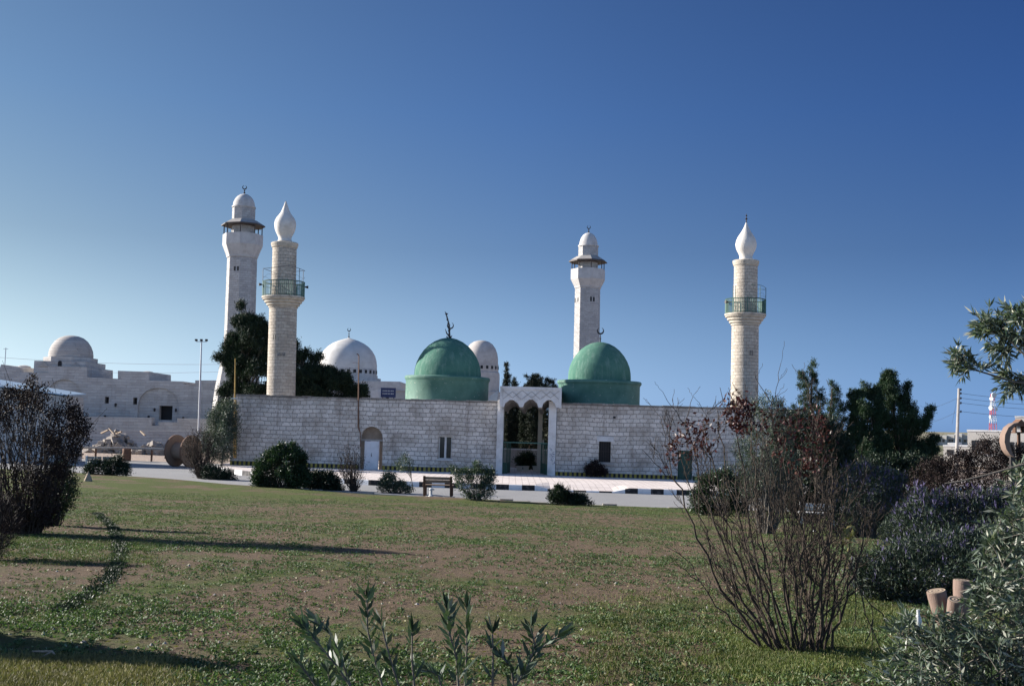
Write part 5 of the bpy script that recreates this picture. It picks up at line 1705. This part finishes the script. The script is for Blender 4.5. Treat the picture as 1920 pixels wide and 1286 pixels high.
# ------------------------------------------------------------------ shrubs round the lawn
plant('purple_leaf_shrub', 'large dark purple leaved shrub with dense twigs at the left picture edge', 'shrub',
      [(-90, 990), (-100, 760), (-30, 745), (0, 748), (12, 730), (24, 728), (40, 733), (50, 716), (58, 708), (66, 724), (88, 726), (100, 738), (118, 738), (135, 752), (146, 760), (154, 782), (168, 800), (166, 822), (150, 842), (146, 862), (120, 900), (100, 985), (60, 995), (30, 995)],
      (55, 1000), 'leafbrown', 1500, 22, .05, .052, .024, 41, None, 170, 'twig', 2.3, .014, .4, spread=.12, stemf=1.0, B=90, flat=1.0, gap=1.5, sq=2.4)
plant('green_shrub', 'dark green leafy shrub growing under the right side of the purple shrub', 'shrub',
      [(72, 985), (78, 910), (95, 885), (112, 868), (132, 880), (142, 905), (142, 930), (128, 950), (112, 975), (100, 990)], (108, 985), 'leafgreen', 320, 26, .06, .06, .022, 42, None, 30, 'twig', .5, .012)
plant('bench_shrub', 'low spreading shrub in front of the white ended bench at the far left', 'shrub',
      [(158, 888), (168, 872), (190, 868), (205, 862), (222, 858), (232, 868), (243, 886), (236, 890)], (205, 890), 'leafdark', 260, 30, .12, .13, .04, 43, None, 24, 'twig', .9, .02, B=45, flat=1.0, gap=1.35)
plant('bare_shrub', 'brown nearly leafless rounded shrub in front of the cable drum', 'shrub',
      [(362, 895), (350, 860), (344, 832), (350, 815), (368, 807), (388, 810), (400, 822), (406, 845), (400, 875), (392, 895)], (378, 897), 'leafbrown', 260, 12, .10, .09, .035, 44, None, 130, 'twig', 1.0, .022, spread=.15, stemf=1.0)
plant('low_shrub', 'low dark shrub at the foot of the brown leafless shrub', 'shrub',
      [(384, 898), (382, 880), (398, 872), (418, 882), (440, 893), (440, 900)], (408, 899), 'leafdark', 170, 30, .12, .13, .04, 45, None, 12, 'twig', .8, .02)
plant('green_shrub', 'large round glossy green shrub at the far lawn edge before the left wall', 'shrub',
      [(476, 908), (474, 882), (480, 868), (492, 860), (500, 846), (516, 842), (524, 832), (534, 842), (548, 836), (562, 846), (566, 862), (578, 876), (582, 898), (572, 912), (520, 914)], (528, 914), 'leafgreen', 720, 40, .10, .13, .045, 46, None, 40, 'twig', 1.7, .03, B=45, flat=1.0, gap=1.35)
plant('low_shrub', 'low dark green mound right of the glossy green shrub', 'shrub',
      [(570, 915), (570, 898), (584, 888), (606, 886), (628, 892), (636, 906), (640, 918)], (604, 918), 'leafdark', 340, 36, .12, .12, .04, 47, None, 16, 'twig', .9, .02)
plant('bare_shrub', 'thin straggly leafless shrub before the arched niche', 'shrub',
      [(656, 918), (640, 890), (630, 872), (640, 850), (650, 832), (668, 840), (684, 860), (686, 890), (676, 920)], (664, 921), 'leafbrown', 130, 6, .12, .09, .035, 48, None, 80, 'twig', .9, .018, spread=.15, stemf=1.0)
plant('green_shrub', 'small loose green shrub left of the staked sapling', 'shrub',
      [(712, 920), (712, 905), (722, 892), (736, 888), (748, 900), (764, 912), (770, 922)], (738, 924), 'leafoleander', 180, 28, .10, .13, .035, 49, None, 18, 'twig', .8, .02, B=45, flat=1.0, gap=1.35)
plant('sapling', 'slender sapling with a small leafy head left of the brown bench', 'sapling',
      [(742, 880), (744, 866), (756, 858), (762, 850), (768, 862), (774, 874), (770, 884), (756, 882)], (776, 922), 'leafoleander', 50, 14, .10, .14, .035, 50, None, 16, 'paletwig', .5, .03, .6, trunk=.9)
plant('oleander_shrub', 'loose open oleander shrub with pale leaves right of the brown bench', 'shrub',
      [(872, 934), (858, 905), (848, 882), (864, 878), (880, 884), (893, 874), (905, 880), (920, 884), (930, 892), (922, 905), (918, 930), (900, 938)], (892, 938), 'leafoleander', 240, 22, .10, .15, .035, 51, None, 36, 'paletwig', 1.1, .02, .6, B=45, flat=1.0, gap=1.35)
plant('tuft_shrub', 'low grassy green tuft at the lawn edge right of the gateway', 'shrub',
      [(1032, 942), (1034, 926), (1046, 918), (1058, 920), (1070, 932), (1086, 928), (1100, 938), (1112, 948)], (1066, 947), 'leafdark', 260, 30, .08, .16, .03, 52, None, 10, 'twig', .7, .015, 1.2)

# ------------------------------------------------------------------ flowering and dark bushes on the right
plant('brown_shrub', 'large dusky brown shrub with tiny leaves beyond the lavender at the right edge', 'shrub',
      [(1690, 985), (1694, 930), (1712, 890), (1742, 868), (1778, 852), (1812, 850), (1838, 828), (1866, 820), (1890, 836), (1925, 842), (1960, 850), (1980, 985)],
      (1820, 1006), 'leafbrown', 2300, 26, .07, .06, .026, 61, None, 120, 'twig', 1.3, .014, spread=.3)
plant('lavender_bush', 'lavender bush with grey twigs standing right behind the bare bush', 'shrub',
      [(1562, 1004), (1546, 965), (1552, 920), (1570, 892), (1596, 876), (1626, 872), (1660, 882), (1690, 892), (1700, 925), (1692, 975), (1668, 1006)], (1625, 1008), 'rosemary', 700, 26, .08, .08, .018, 62, 'lavender bushes', 90, 'paletwig', 1.0, .013, .9, flower=(420, .09, .018, 'lavender'))
plant('lavender_bush', 'wide lavender bush with purple spikes in front of the brown shrub', 'shrub',
      [(1690, 1050), (1672, 1000), (1688, 950), (1712, 926), (1745, 930), (1790, 936), (1830, 930), (1866, 926), (1900, 932), (1950, 940), (1960, 1060)], (1800, 1075), 'rosemary', 900, 26, .07, .075, .016, 63, 'lavender bushes', 70, 'paletwig', 1.0, .012, .9, flower=(520, .085, .016, 'lavender'))
plant('low_shrub', 'small fine leaved green shrub between the two lavender bushes', 'shrub',
      [(1652, 1016), (1656, 985), (1676, 968), (1700, 962), (1722, 975), (1726, 1016)], (1690, 1020), 'rosemary', 280, 26, .06, .07, .016, 64, None, 20, 'twig', .6, .012, .9)
plant('rosemary_bush', 'sprawling rosemary bush spreading towards the lawn behind the cut logs', 'shrub',
      [(1606, 1112), (1600, 1080), (1616, 1055), (1650, 1040), (1690, 1022), (1730, 1010), (1780, 1000), (1850, 1000), (1960, 1010), (1960, 1150), (1800, 1160), (1740, 1148), (1680, 1140), (1640, 1118)], (1720, 1130), 'rosemary', 1500, 26, .055, .06, .013, 65, None, 60, 'paletwig', .8, .01, .9, flower=(260, .06, .012, 'lavender'))

# off-frame shrub at the left whose shadow reaches the near lawn
plant('side_shrub', 'leafy shrub standing just outside the left picture edge', 'shrub',
      [(-420, 1170), (-430, 960), (-330, 930), (-220, 930), (-140, 990), (-130, 1170)], (-260, 1185), 'leafdark', 900, 30, .07, .07, .03, 66, None, 40, 'twig', .8, .015)
plant('edge_grass', 'tuft of pale dry stems leaning in at the left edge under the purple shrub', 'grass tuft',
      [(-60, 1040), (-60, 950), (0, 940), (25, 965), (38, 990), (20, 1015), (-10, 1045)], (-20, 1050), 'leafbrown', 120, 20, .05, .20, .008, 67, None, 90, 'paletwig', .4, .004, 1.0, spread=.1, stemf=1.05)

# ------------------------------------------------------------------ the bare bush in the near right
hb_ = G(1490, 1222)
HY = hb_.y
hero = thing('bare_bush', 'big bare many stemmed bush with dark red leaves at its top, near right', 'shrub', hb_)
rs = random.Random(77)
def hloc(px, py, dy=0.0): return W(px, py, HY + dy) - hb_
thick = MB(); thin = MB(); tips = []
def bez(a, b, c, n):
    return [a * (1 - t) ** 2 + b * 2 * t * (1 - t) + c * t * t for t in [i / n for i in range(n + 1)]]
def jitter(pts, amp):
    return [p + Vector((rs.uniform(-1, 1), rs.uniform(-1, 1), rs.uniform(-1, 1))) * (amp if 0 < i else 0) for i, p in enumerate(pts)]
def twigs(pts, r, depth, L):
    n = len(pts)
    for i in range(max(1, int(n * .25)), n):
        m_ = 2 if rs.random() < .35 else 1
        if rs.random() < (.72 if depth == 2 else .5):
            for _ in range(m_):
                d = (pts[i] - pts[i - 1]).normalized()
                d = (d + Vector((rs.uniform(-1, 1), rs.uniform(-1, 1), rs.uniform(-.3, .6))) * 1.0).normalized()
                l = L * rs.uniform(.4, 1.1)
                e = pts[i] + d * l + Vector((0, 0, l * .2))
                pp_ = jitter(bez(pts[i], pts[i] + d * l * .5, e, 5), l * .055)
                rr = r * lerp(.55, .3, i / n)
                (thin).tube(pp_, [max(.0016, lerp(rr, rr * .45, k / 5)) for k in range(6)], 4, cap=False)
                tips.append(pp_[-1]); tips.append(pp_[3])
                if depth > 0: twigs(pp_, rr, depth - 1, L * .5)
targets = [(1258, 860, 0), (1270, 830, .2), (1290, 800, 0), (1320, 790, .2), (1345, 800, -.2), (1380, 765, 0), (1400, 765, .3), (1430, 780, -.2), (1452, 760, 0), (1470, 800, .3), (1500, 775, .1), (1520, 780, -.2), (1535, 800, .2),
           (1300, 930, .3), (1285, 1045, .2), (1330, 870, -.3), (1360, 850, .4), (1560, 850, .2), (1590, 880, -.1), (1610, 930, .1), (1620, 960, -.2), (1625, 990, .3), (1580, 930, .4), (1545, 900, -.4), (1500, 880, -.5), (1440, 880, .5), (1400, 900, -.4), (1480, 930, 0),
           (1350, 960, -.3), (1600, 1010, .2)]
for i in range(8): targets.append((rs.uniform(1330, 1610), rs.uniform(850, 1040), rs.uniform(-.6, .6)))
for i, (px, py, dy) in enumerate(targets):
    bx = lerp(1442, 1540, (px - 1250) / 380) + rs.uniform(-16, 16)
    a = hloc(bx, 1222 + rs.uniform(-6, 6), dy * .25); a.z = -.03
    c = hloc(px, py, dy)
    mid = a.lerp(c, .5) + Vector(((c.x - a.x) * .22, (c.y - a.y) * .2, -(c.z) * .02))
    n_ = 12
    pts = jitter(bez(a, mid, c, n_), .027)
    r_ = rs.uniform(.008, .0155)
    if c.z < 1.0: r_ *= .75
    thick.tube(pts, [lerp(r_, r_ * .28, (k / n_) ** .8) for k in range(n_ + 1)], 6, cap=False)
    tips.append(pts[-1])
    twigs(pts, r_, 1 if i % 3 else 2, .34)
thick.build('stems', M['twig'], hero, smooth=60)
thin.build('twigs', M['twig'], hero)
# red leaves cling to the tips in the top
tp = np.array([tuple(t) for t in tips])
def px_of(P):
    v = P - np.array([0, 0, CAMZ]); c = v @ CRN
    return np.stack([960 + F * c[:, 0] / -c[:, 2], 643 - F * c[:, 1] / -c[:, 2]], 1)
pp = px_of(tp + np.array(hb_))
redp = [(1240, 880), (1245, 810), (1280, 780), (1340, 775), (1370, 745), (1410, 745), (1450, 775), (1530, 760), (1560, 810), (1560, 870), (1500, 895), (1440, 850), (1380, 830), (1330, 850), (1290, 870)]
sel = tp[in_poly(pp, redp)]
rng = np.random.default_rng(5)
extra = sample_poly(rng, [(1362, 760), (1385, 748), (1408, 755), (1412, 790), (1395, 815), (1362, 800)], 60, HY, .15) - np.array(hb_)
extra2 = sample_poly(rng, [(1430, 800), (1480, 785), (1530, 790), (1545, 830), (1520, 870), (1450, 860)], 90, HY, .2) - np.array(hb_)
extra3 = sample_poly(rng, [(1250, 850), (1262, 806), (1290, 790), (1335, 792), (1330, 815), (1285, 835), (1262, 872)], 45, HY, .15) - np.array(hb_)
sel = sel[rng.uniform(0, 1, len(sel)) < .35]
cc = np.vstack([np.repeat(sel, 3, axis=0), np.repeat(extra, 10, axis=0), np.repeat(extra2, 3, axis=0), np.repeat(extra3, 5, axis=0)])
cc = cc + rng.normal(0, .03, cc.shape)
me = leaf_mesh('leaves', cc, rng.normal(0, .7, cc.shape) + np.array([0, 0, .4]), .042, .019, rng)
link('leaves', me, M['leafred'], hero)
# dry curled leaf scraps snagged on the right side
cc = sample_poly(rng, [(1575, 1000), (1590, 975), (1602, 985), (1600, 1010), (1588, 1040), (1578, 1030)], 30, HY, .08) - np.array(hb_)
link('dry_leaves', leaf_mesh('dry_leaves', cc, rng.normal(0, .5, cc.shape) + np.array([0, 0, -.8]), .07, .03, rng), M['drygrass'], hero)
# long broken twigs hanging right of the bush
hang = MB()
for pl_ in ([(1592, 1050), (1603, 1080), (1605, 1130), (1604, 1165), (1596, 1180)], [(1603, 1080), (1615, 1110), (1634, 1135), (1637, 1160), (1635, 1215), (1632, 1245)], [(1615, 1110), (1622, 1150), (1638, 1185), (1650, 1215)], [(1634, 1135), (1655, 1150), (1665, 1180)], [(1637, 1160), (1630, 1190), (1622, 1205)]):
    hang.tube([hloc(a, b, -.2) for a, b in pl_], [.006, .005, .004, .0035, .003, .0025][:len(pl_)], 5, cap=False)
hang.build('broken_twigs', M['twig'], hero)

# ------------------------------------------------------------------ olive tree at the right edge (its trunk stands outside the frame)
OY = 6.4
q = W(2110, 1250, OY + .3); ob = Vector((q.x, OY + .3, hlawn(q.x, OY + .3)))
ot = thing('olive_tree', 'olive tree with silvery leaves reaching in from the right picture edge', 'tree', ob)
rng = np.random.default_rng(91); rs = random.Random(91)
def ol(px, py, dy=0.0): return W(px, py, OY + dy) - ob
MB().tube([(0, 0, -.1), (.05, 0, .5), (-.02, .02, 1.1), (.05, 0, 1.8), (0, 0, 2.6)], [.11, .09, .075, .05, .02], 10).build('trunk', M['bark'], ot, smooth=60)
br = MB(); lc = []; la = []
def leafy(pts, r, n, L=1.0):
    br.tube(pts, [lerp(r, r * .35, k / (len(pts) - 1)) for k in range(len(pts))], 5, cap=False)
    for i in range(n):
        u = rs.uniform(.12, 1.0) * (len(pts) - 1); k = min(len(pts) - 2, int(u))
        p = pts[k].lerp(pts[k + 1], u - k); d = (pts[k + 1] - pts[k]).normalized()
        sd = Vector((rs.gauss(0, 1), rs.gauss(0, 1), rs.gauss(0, 1)))
        a = (d * rs.uniform(.3, .9) + sd.normalized() * .8)
        lc.append(tuple(p)); la.append(tuple(a))
    for i in range(5): lc.append(tuple(pts[-1])); la.append(tuple((pts[-1] - pts[-2]).normalized() + Vector((rs.gauss(0, .3), rs.gauss(0, .3), rs.gauss(0, .3)))))
def bough(plx, r, nsub, nl, dy=0.0, sl=.22, fr=(.25, 1)):
    pts = [ol(a, b, dy + i * .03) for i, (a, b) in enumerate(plx)]
    br.tube(pts, [lerp(r, r * .4, k / (len(pts) - 1)) for k in range(len(pts))], 6, cap=False)
    for i in range(nsub):
        u = rs.uniform(*fr) * (len(pts) - 1); k = min(len(pts) - 2, int(u))
        p = pts[k].lerp(pts[k + 1], u - k); d = (pts[k + 1] - pts[k]).normalized()
        dd = (d * .7 + Vector((rs.gauss(0, .6), rs.gauss(0, .6), rs.gauss(.1, .6)))).normalized()
        l = sl * rs.uniform(.5, 1.15)
        leafy(bez(p, p + dd * l * .5 + Vector((0, 0, .02)), p + dd * l, 4), .003, nl)
bough([(2060, 760), (1960, 722), (1900, 716), (1850, 700), (1815, 690), (1790, 672)], .008, 18, 18, .1, .10, (.62, 1))
bough([(2060, 740), (1960, 690), (1915, 660), (1880, 625), (1862, 622), (1852, 618)], .008, 30, 17, 0, .13, (.45, 1))
bough([(2060, 700), (1960, 640), (1930, 600), (1915, 600), (1905, 596)], .008, 28, 17, -.1, .12, (.4, 1))
bough([(2060, 760), (1970, 715), (1930, 700), (1905, 718), (1898, 722)], .008, 18, 17, .2, .12, (.5, 1))
bough([(2080, 780), (1980, 700), (1935, 650), (1900, 640), (1880, 655)], .008, 26, 17, .1, .13, (.4, 1))
bough([(2080, 900), (1990, 872), (1920, 870), (1850, 890), (1800, 902), (1772, 906)], .009, 5, 5, -.4, .12, (.1, .45))
low = [(1930, 885), (1905, 893), (1893, 930), (1878, 960), (1868, 1000), (1846, 1030), (1830, 1070), (1815, 1110), (1790, 1150), (1740, 1172), (1700, 1160), (1670, 1180), (1678, 1215), (1660, 1250), (1670, 1320), (2000, 1320), (2000, 885)]
P = sample_poly(rng, low, 520, OY, .55) - np.array(ob)
for p in P:
    p = Vector(p)
    if p.z < .02: p.z = rs.uniform(.03, .3)
    dd = Vector((rs.gauss(-.45, .5), rs.gauss(-.1, .5), rs.gauss(.35, .5))).normalized(); l = rs.uniform(.10, .24)
    leafy(bez(p - dd * l * .5, p + Vector((0, 0, .015)), p + dd * l * .5, 4), .0028, 15)
for i in range(26):
    p = Vector(P[i * 19]); twig_tubes(br, rs, (0, 0, rs.uniform(.2, 1.2)), p, .014, .004, 7, .05, 5)
br.build('branches', M['paletwig'], ot)
link('foliage', leaf_mesh('foliage', np.array(lc), np.array(la), .066, .0135, rng), M['leafolive'], ot)

# ------------------------------------------------------------------ near oleander shoots at the bottom edge
def shoots(label, stems, seed, base):
    rs = random.Random(seed); rng = np.random.default_rng(seed)
    OYs = 4.3
    q = W(base, 1286, OYs); b = Vector((q.x, OYs, hlawn(q.x, OYs)))
    t_ = thing('oleander_plant', label, 'plant', b, group='young oleanders at the bottom edge')
    c = []; a = []
    for (pl_, leaves_) in stems:
        leaves_ = int(leaves_ * 1.7 + 1)
        dy = rs.uniform(-.25, .25)
        pts = [W(500 + x / 3.2, 1060 + y / 3.2, OYs + dy) - b for x, y in pl_]
        foot = Vector((lerp(pts[0].x, 0, .35), dy * .5, -.03))
        pts = [foot, foot.lerp(pts[0], .55)] + pts
        MB().tube(pts, [lerp(.0065, .003, k / (len(pts) - 1)) for k in range(len(pts))], 7, cap=False).build('stem', M['leafoleander'] if False else M['paletwig'], t_, smooth=60)
        n_ = len(pts) - 1
        for i in range(leaves_):
            u = lerp(.42, 1, (i + .5) / leaves_) * n_; k = min(n_ - 1, int(u)); p = pts[k].lerp(pts[k + 1], u - k); d = (pts[k + 1] - pts[k]).normalized()
            a0_ = rs.uniform(0, 6)
            for j in range(3 if rs.random() < .7 else 2):
                an = a0_ + j * 2.1; sd = Vector((math.cos(an), math.sin(an), 0))
                c.append(tuple(p)); a.append(tuple(d * rs.uniform(.7, 1.2) + sd * rs.uniform(.6, .9)))
        for j in range(7):
            c.append(tuple(pts[-1])); a.append(tuple((pts[-1] - pts[-2]).normalized() * 1.3 + Vector((rs.gauss(0, .45), rs.gauss(0, .45), 0))))
    link('leaves', leaf_mesh('leaves', np.array(c), np.array(a), .078, .018, rng), M['leafoleander'], t_)
shoots('left young oleander with several leafy stems rising at the bottom edge', [([(500, 720), (420, 600), (300, 460), (232, 372)], 8), ([(500, 710), (440, 540), (390, 420), (310, 350)], 7), ([(695, 725), (640, 540), (605, 380), (600, 200)], 6), ([(795, 725), (740, 560), (690, 360)], 3), ([(885, 720), (872, 560), (872, 400)], 4), ([(300, 730), (250, 660), (195, 590)], 4), ([(380, 740), (370, 650)], 3)], 3, 700)
shoots('right young oleander with a bare stem between leafy stems at the bottom edge', [([(1150, 725), (1140, 560), (1095, 400), (1085, 270)], 9), ([(1190, 725), (1200, 500), (1200, 260)], 6), ([(1355, 725), (1358, 560), (1355, 410)], 1), ([(1490, 725), (1560, 620), (1640, 500), (1745, 425)], 6), ([(1490, 725), (1570, 600), (1610, 480), (1585, 370)], 6), ([(1480, 725), (1470, 610), (1405, 540)], 3), ([(1050, 735), (1030, 660), (960, 620)], 4)], 4, 900)

# ------------------------------------------------------------------ weeds and grass on the lawn
rng = np.random.default_rng(123)
def lawn_pts(n, y0, y1, p=1.6):
    u = rng.uniform(0, 1, n)
    Yv = (y0 ** (1 - p) + u * (y1 ** (1 - p) - y0 ** (1 - p))) ** (1 / (1 - p))
    Xv = rng.uniform(-.53, .53, n) * Yv
    return Xv, Yv
def patch(X, Y):
    a = np.sin(X * .9 + 1.3 * np.sin(Y * .5)) * np.sin(Y * .8 + np.sin(X * .7)) * .5 + .5
    b = np.sin(X * 4.1 + 2 * np.sin(Y * 2.3)) * np.sin(Y * 3.7 + 2 * np.sin(X * 2.9)) * .5 + .5
    c = np.sin(X * 12.1 + 2 * np.sin(Y * 7.3)) * np.sin(Y * 9.7 + 2 * np.sin(X * 11.9)) * .5 + .5
    return .35 * a + .35 * b + .3 * c
hl_v = np.vectorize(hlawn)
def off_dark_line(X, Y):
    ok = np.ones(len(X), bool)
    for i in np.nonzero((X < -1) & (Y > 8) & (Y < 30))[0]:
        if dark_line_d(X[i], Y[i]) < .13: ok[i] = False
    return ok
X, Y = lawn_pts(64000, 5.6, 49, 1.35)
k = patch(X, Y) + .10 * (X > 2) - .06 * (np.abs(Y - 28) < 6) > rng.uniform(.33, .84, len(X))
X, Y = X[k], Y[k]
keep = (Y < np.array([yl(x) for x in X]) - .3)
X, Y = X[keep], Y[keep]
Z = hl_v(X, Y)
per = 8
R_ = np.repeat(rng.uniform(.012, .055, len(X)), per)
c = np.repeat(np.stack([X, Y, Z], 1), per, axis=0)
an = rng.uniform(0, 2 * PI, len(c)); rr = R_ * rng.uniform(0, 1, len(c))
c[:, 0] += np.cos(an) * rr; c[:, 1] += np.sin(an) * rr; c[:, 2] += rng.uniform(0, .018, len(c))
ax = np.stack([np.cos(an), np.sin(an), rng.uniform(.15, 1.1, len(c))], 1)
o = link('weeds', leaf_mesh('weeds', c, ax, .030, .015, rng), M['weed'])
tag(o, 'low broad leaved weeds spread over the bare lawn soil', 'weeds', kind='stuff')
X, Y = lawn_pts(60000, 17, 50, .8)
k = (patch(X * .6, Y * .6) + .12 * (Y > 40) > rng.uniform(.33, .82, len(X))) & (Y < np.array([yl(x) for x in X]) - .2)
X, Y = X[k], Y[k]
c = np.repeat(np.stack([X, Y, hl_v(X, Y)], 1), 4, axis=0); c[:, :2] += rng.normal(0, .035, (len(c), 2))
an = rng.uniform(0, 2 * PI, len(c))
o = link('far_weeds', leaf_mesh('far_weeds', c, np.stack([np.cos(an), np.sin(an), rng.uniform(.2, 1.4, len(c))], 1), .042, .020, rng), M['weed'])
tag(o, 'sparse weeds dotting the far half of the lawn', 'weeds', kind='stuff')
fp = []  # added dark leaf clumps stand in for the curved dark line
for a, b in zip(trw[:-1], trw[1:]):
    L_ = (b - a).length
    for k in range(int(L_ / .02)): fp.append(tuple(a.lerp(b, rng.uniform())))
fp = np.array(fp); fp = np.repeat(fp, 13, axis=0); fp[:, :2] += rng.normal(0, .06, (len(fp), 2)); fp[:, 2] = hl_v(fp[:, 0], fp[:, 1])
o = link('dark_line_leaves', leaf_mesh('dark_line_leaves', fp, rng.normal(0, .6, fp.shape) + np.array([0, 0, .7]), .042, .014, rng), M['leafdark'])
tag(o, 'thin curved dark line in the left lawn, made of stand-in leaf clumps', 'weeds', kind='stuff')
# grass blades: thicker near the far edge and round shrubs
X, Y = lawn_pts(60000, 5.6, 50, .9)
k = (patch(X * .7 + 3, Y * .7) > rng.uniform(.50, 1.0, len(X))) | ((Y > 42) & (rng.uniform(0, 1, len(X)) < .6))
X, Y = X[k], Y[k]
# extra belts
def belt(n, px0, px1, py0, py1):
    gx_ = rng.uniform(px0, px1, n); gy_ = rng.uniform(py0, py1, n)
    pts = [G(a, b, fn=hlawn) for a, b in zip(gx_[:: max(1, n // 400)], gy_[:: max(1, n // 400)])]
    P = np.array([tuple(p) for p in pts]); P = np.repeat(P, int(math.ceil(n / len(P))), axis=0)
    P[:, :2] += rng.normal(0, .07, (len(P), 2)); return P[:, 0], P[:, 1]
for args in ((7000, 1380, 1640, 1195, 1262), (3000, 100, 420, 925, 985), (2500, 0, 300, 1010, 1060), (3000, 1560, 1700, 1120, 1180), (4000, 1100, 1500, 1110, 1286)):
    bx_, by_ = belt(*args); X = np.concatenate([X, bx_]); Y = np.concatenate([Y, by_])
keep = (Y < np.array([yl(x) for x in X]) - .1)
X, Y = X[keep], Y[keep]
Z = hl_v(X, Y)
per = 4
c = np.repeat(np.stack([X, Y, Z], 1), per, axis=0); c[:, :2] += rng.normal(0, .03, (len(c), 2))
ax = rng.normal(0, .5, c.shape) + np.array([0, 0, 1.0])
o = link('grass', leaf_mesh('grass', c, ax, .045, .006, rng), M['grassblade'])
tag(o, 'short green grass growing between the weeds', 'grass', kind='stuff')
bx_, by_ = belt(16000, -20, 290, 1238, 1300)
bx_ = bx_ + rng.normal(0, .12, len(bx_)); by_ = by_ + rng.normal(0, .12, len(by_))
c = np.repeat(np.stack([bx_, by_, hl_v(bx_, by_)], 1), 3, axis=0); c[:, :2] += rng.normal(0, .02, (len(c), 2))
o = link('dry_grass', leaf_mesh('dry_grass', c, rng.normal(0, .7, c.shape) + np.array([0, 0, .6]), .05, .006, rng), M['drygrass'])
tag(o, 'patch of short yellowed grass in the near left corner', 'grass', kind='stuff')
# fallen dry leaves
X, Y = lawn_pts(3800, 5.8, 45, 1.5)
c = np.stack([X, Y, hl_v(X, Y) + .012], 1)
an = rng.uniform(0, 2 * PI, len(c))
o = link('fallen_leaves', leaf_mesh('fallen_leaves', c, np.stack([np.cos(an), np.sin(an), rng.uniform(-.1, .4, len(c))], 1), .045, .018, rng), M['drygrass'])
tag(o, 'dry fallen leaves strewn over the lawn', 'leaves', kind='stuff')
# pebbles
X, Y = lawn_pts(520, 5.8, 46, 1.2)
mb = MB(); rs = random.Random(9)
for x, y in zip(X, Y):
    z = hlawn(x, y); r_ = rs.uniform(.008, .022) * (1.5 if rs.random() < .06 else 1)
    b = len(mb.v); q = [rs.uniform(.6, 1.2) for _ in range(6)]
    mb.add([(x + r_ * q[0], y, z), (x, y + r_ * q[1], z), (x - r_ * q[2], y, z), (x, y - r_ * q[3], z), (x, y, z + r_ * q[4])], [(0, 1, 4), (1, 2, 4), (2, 3, 4), (3, 0, 4)])
tag(mb.build('pebbles', M['grit']), 'pale pebbles scattered over the lawn', 'pebbles', kind='stuff')
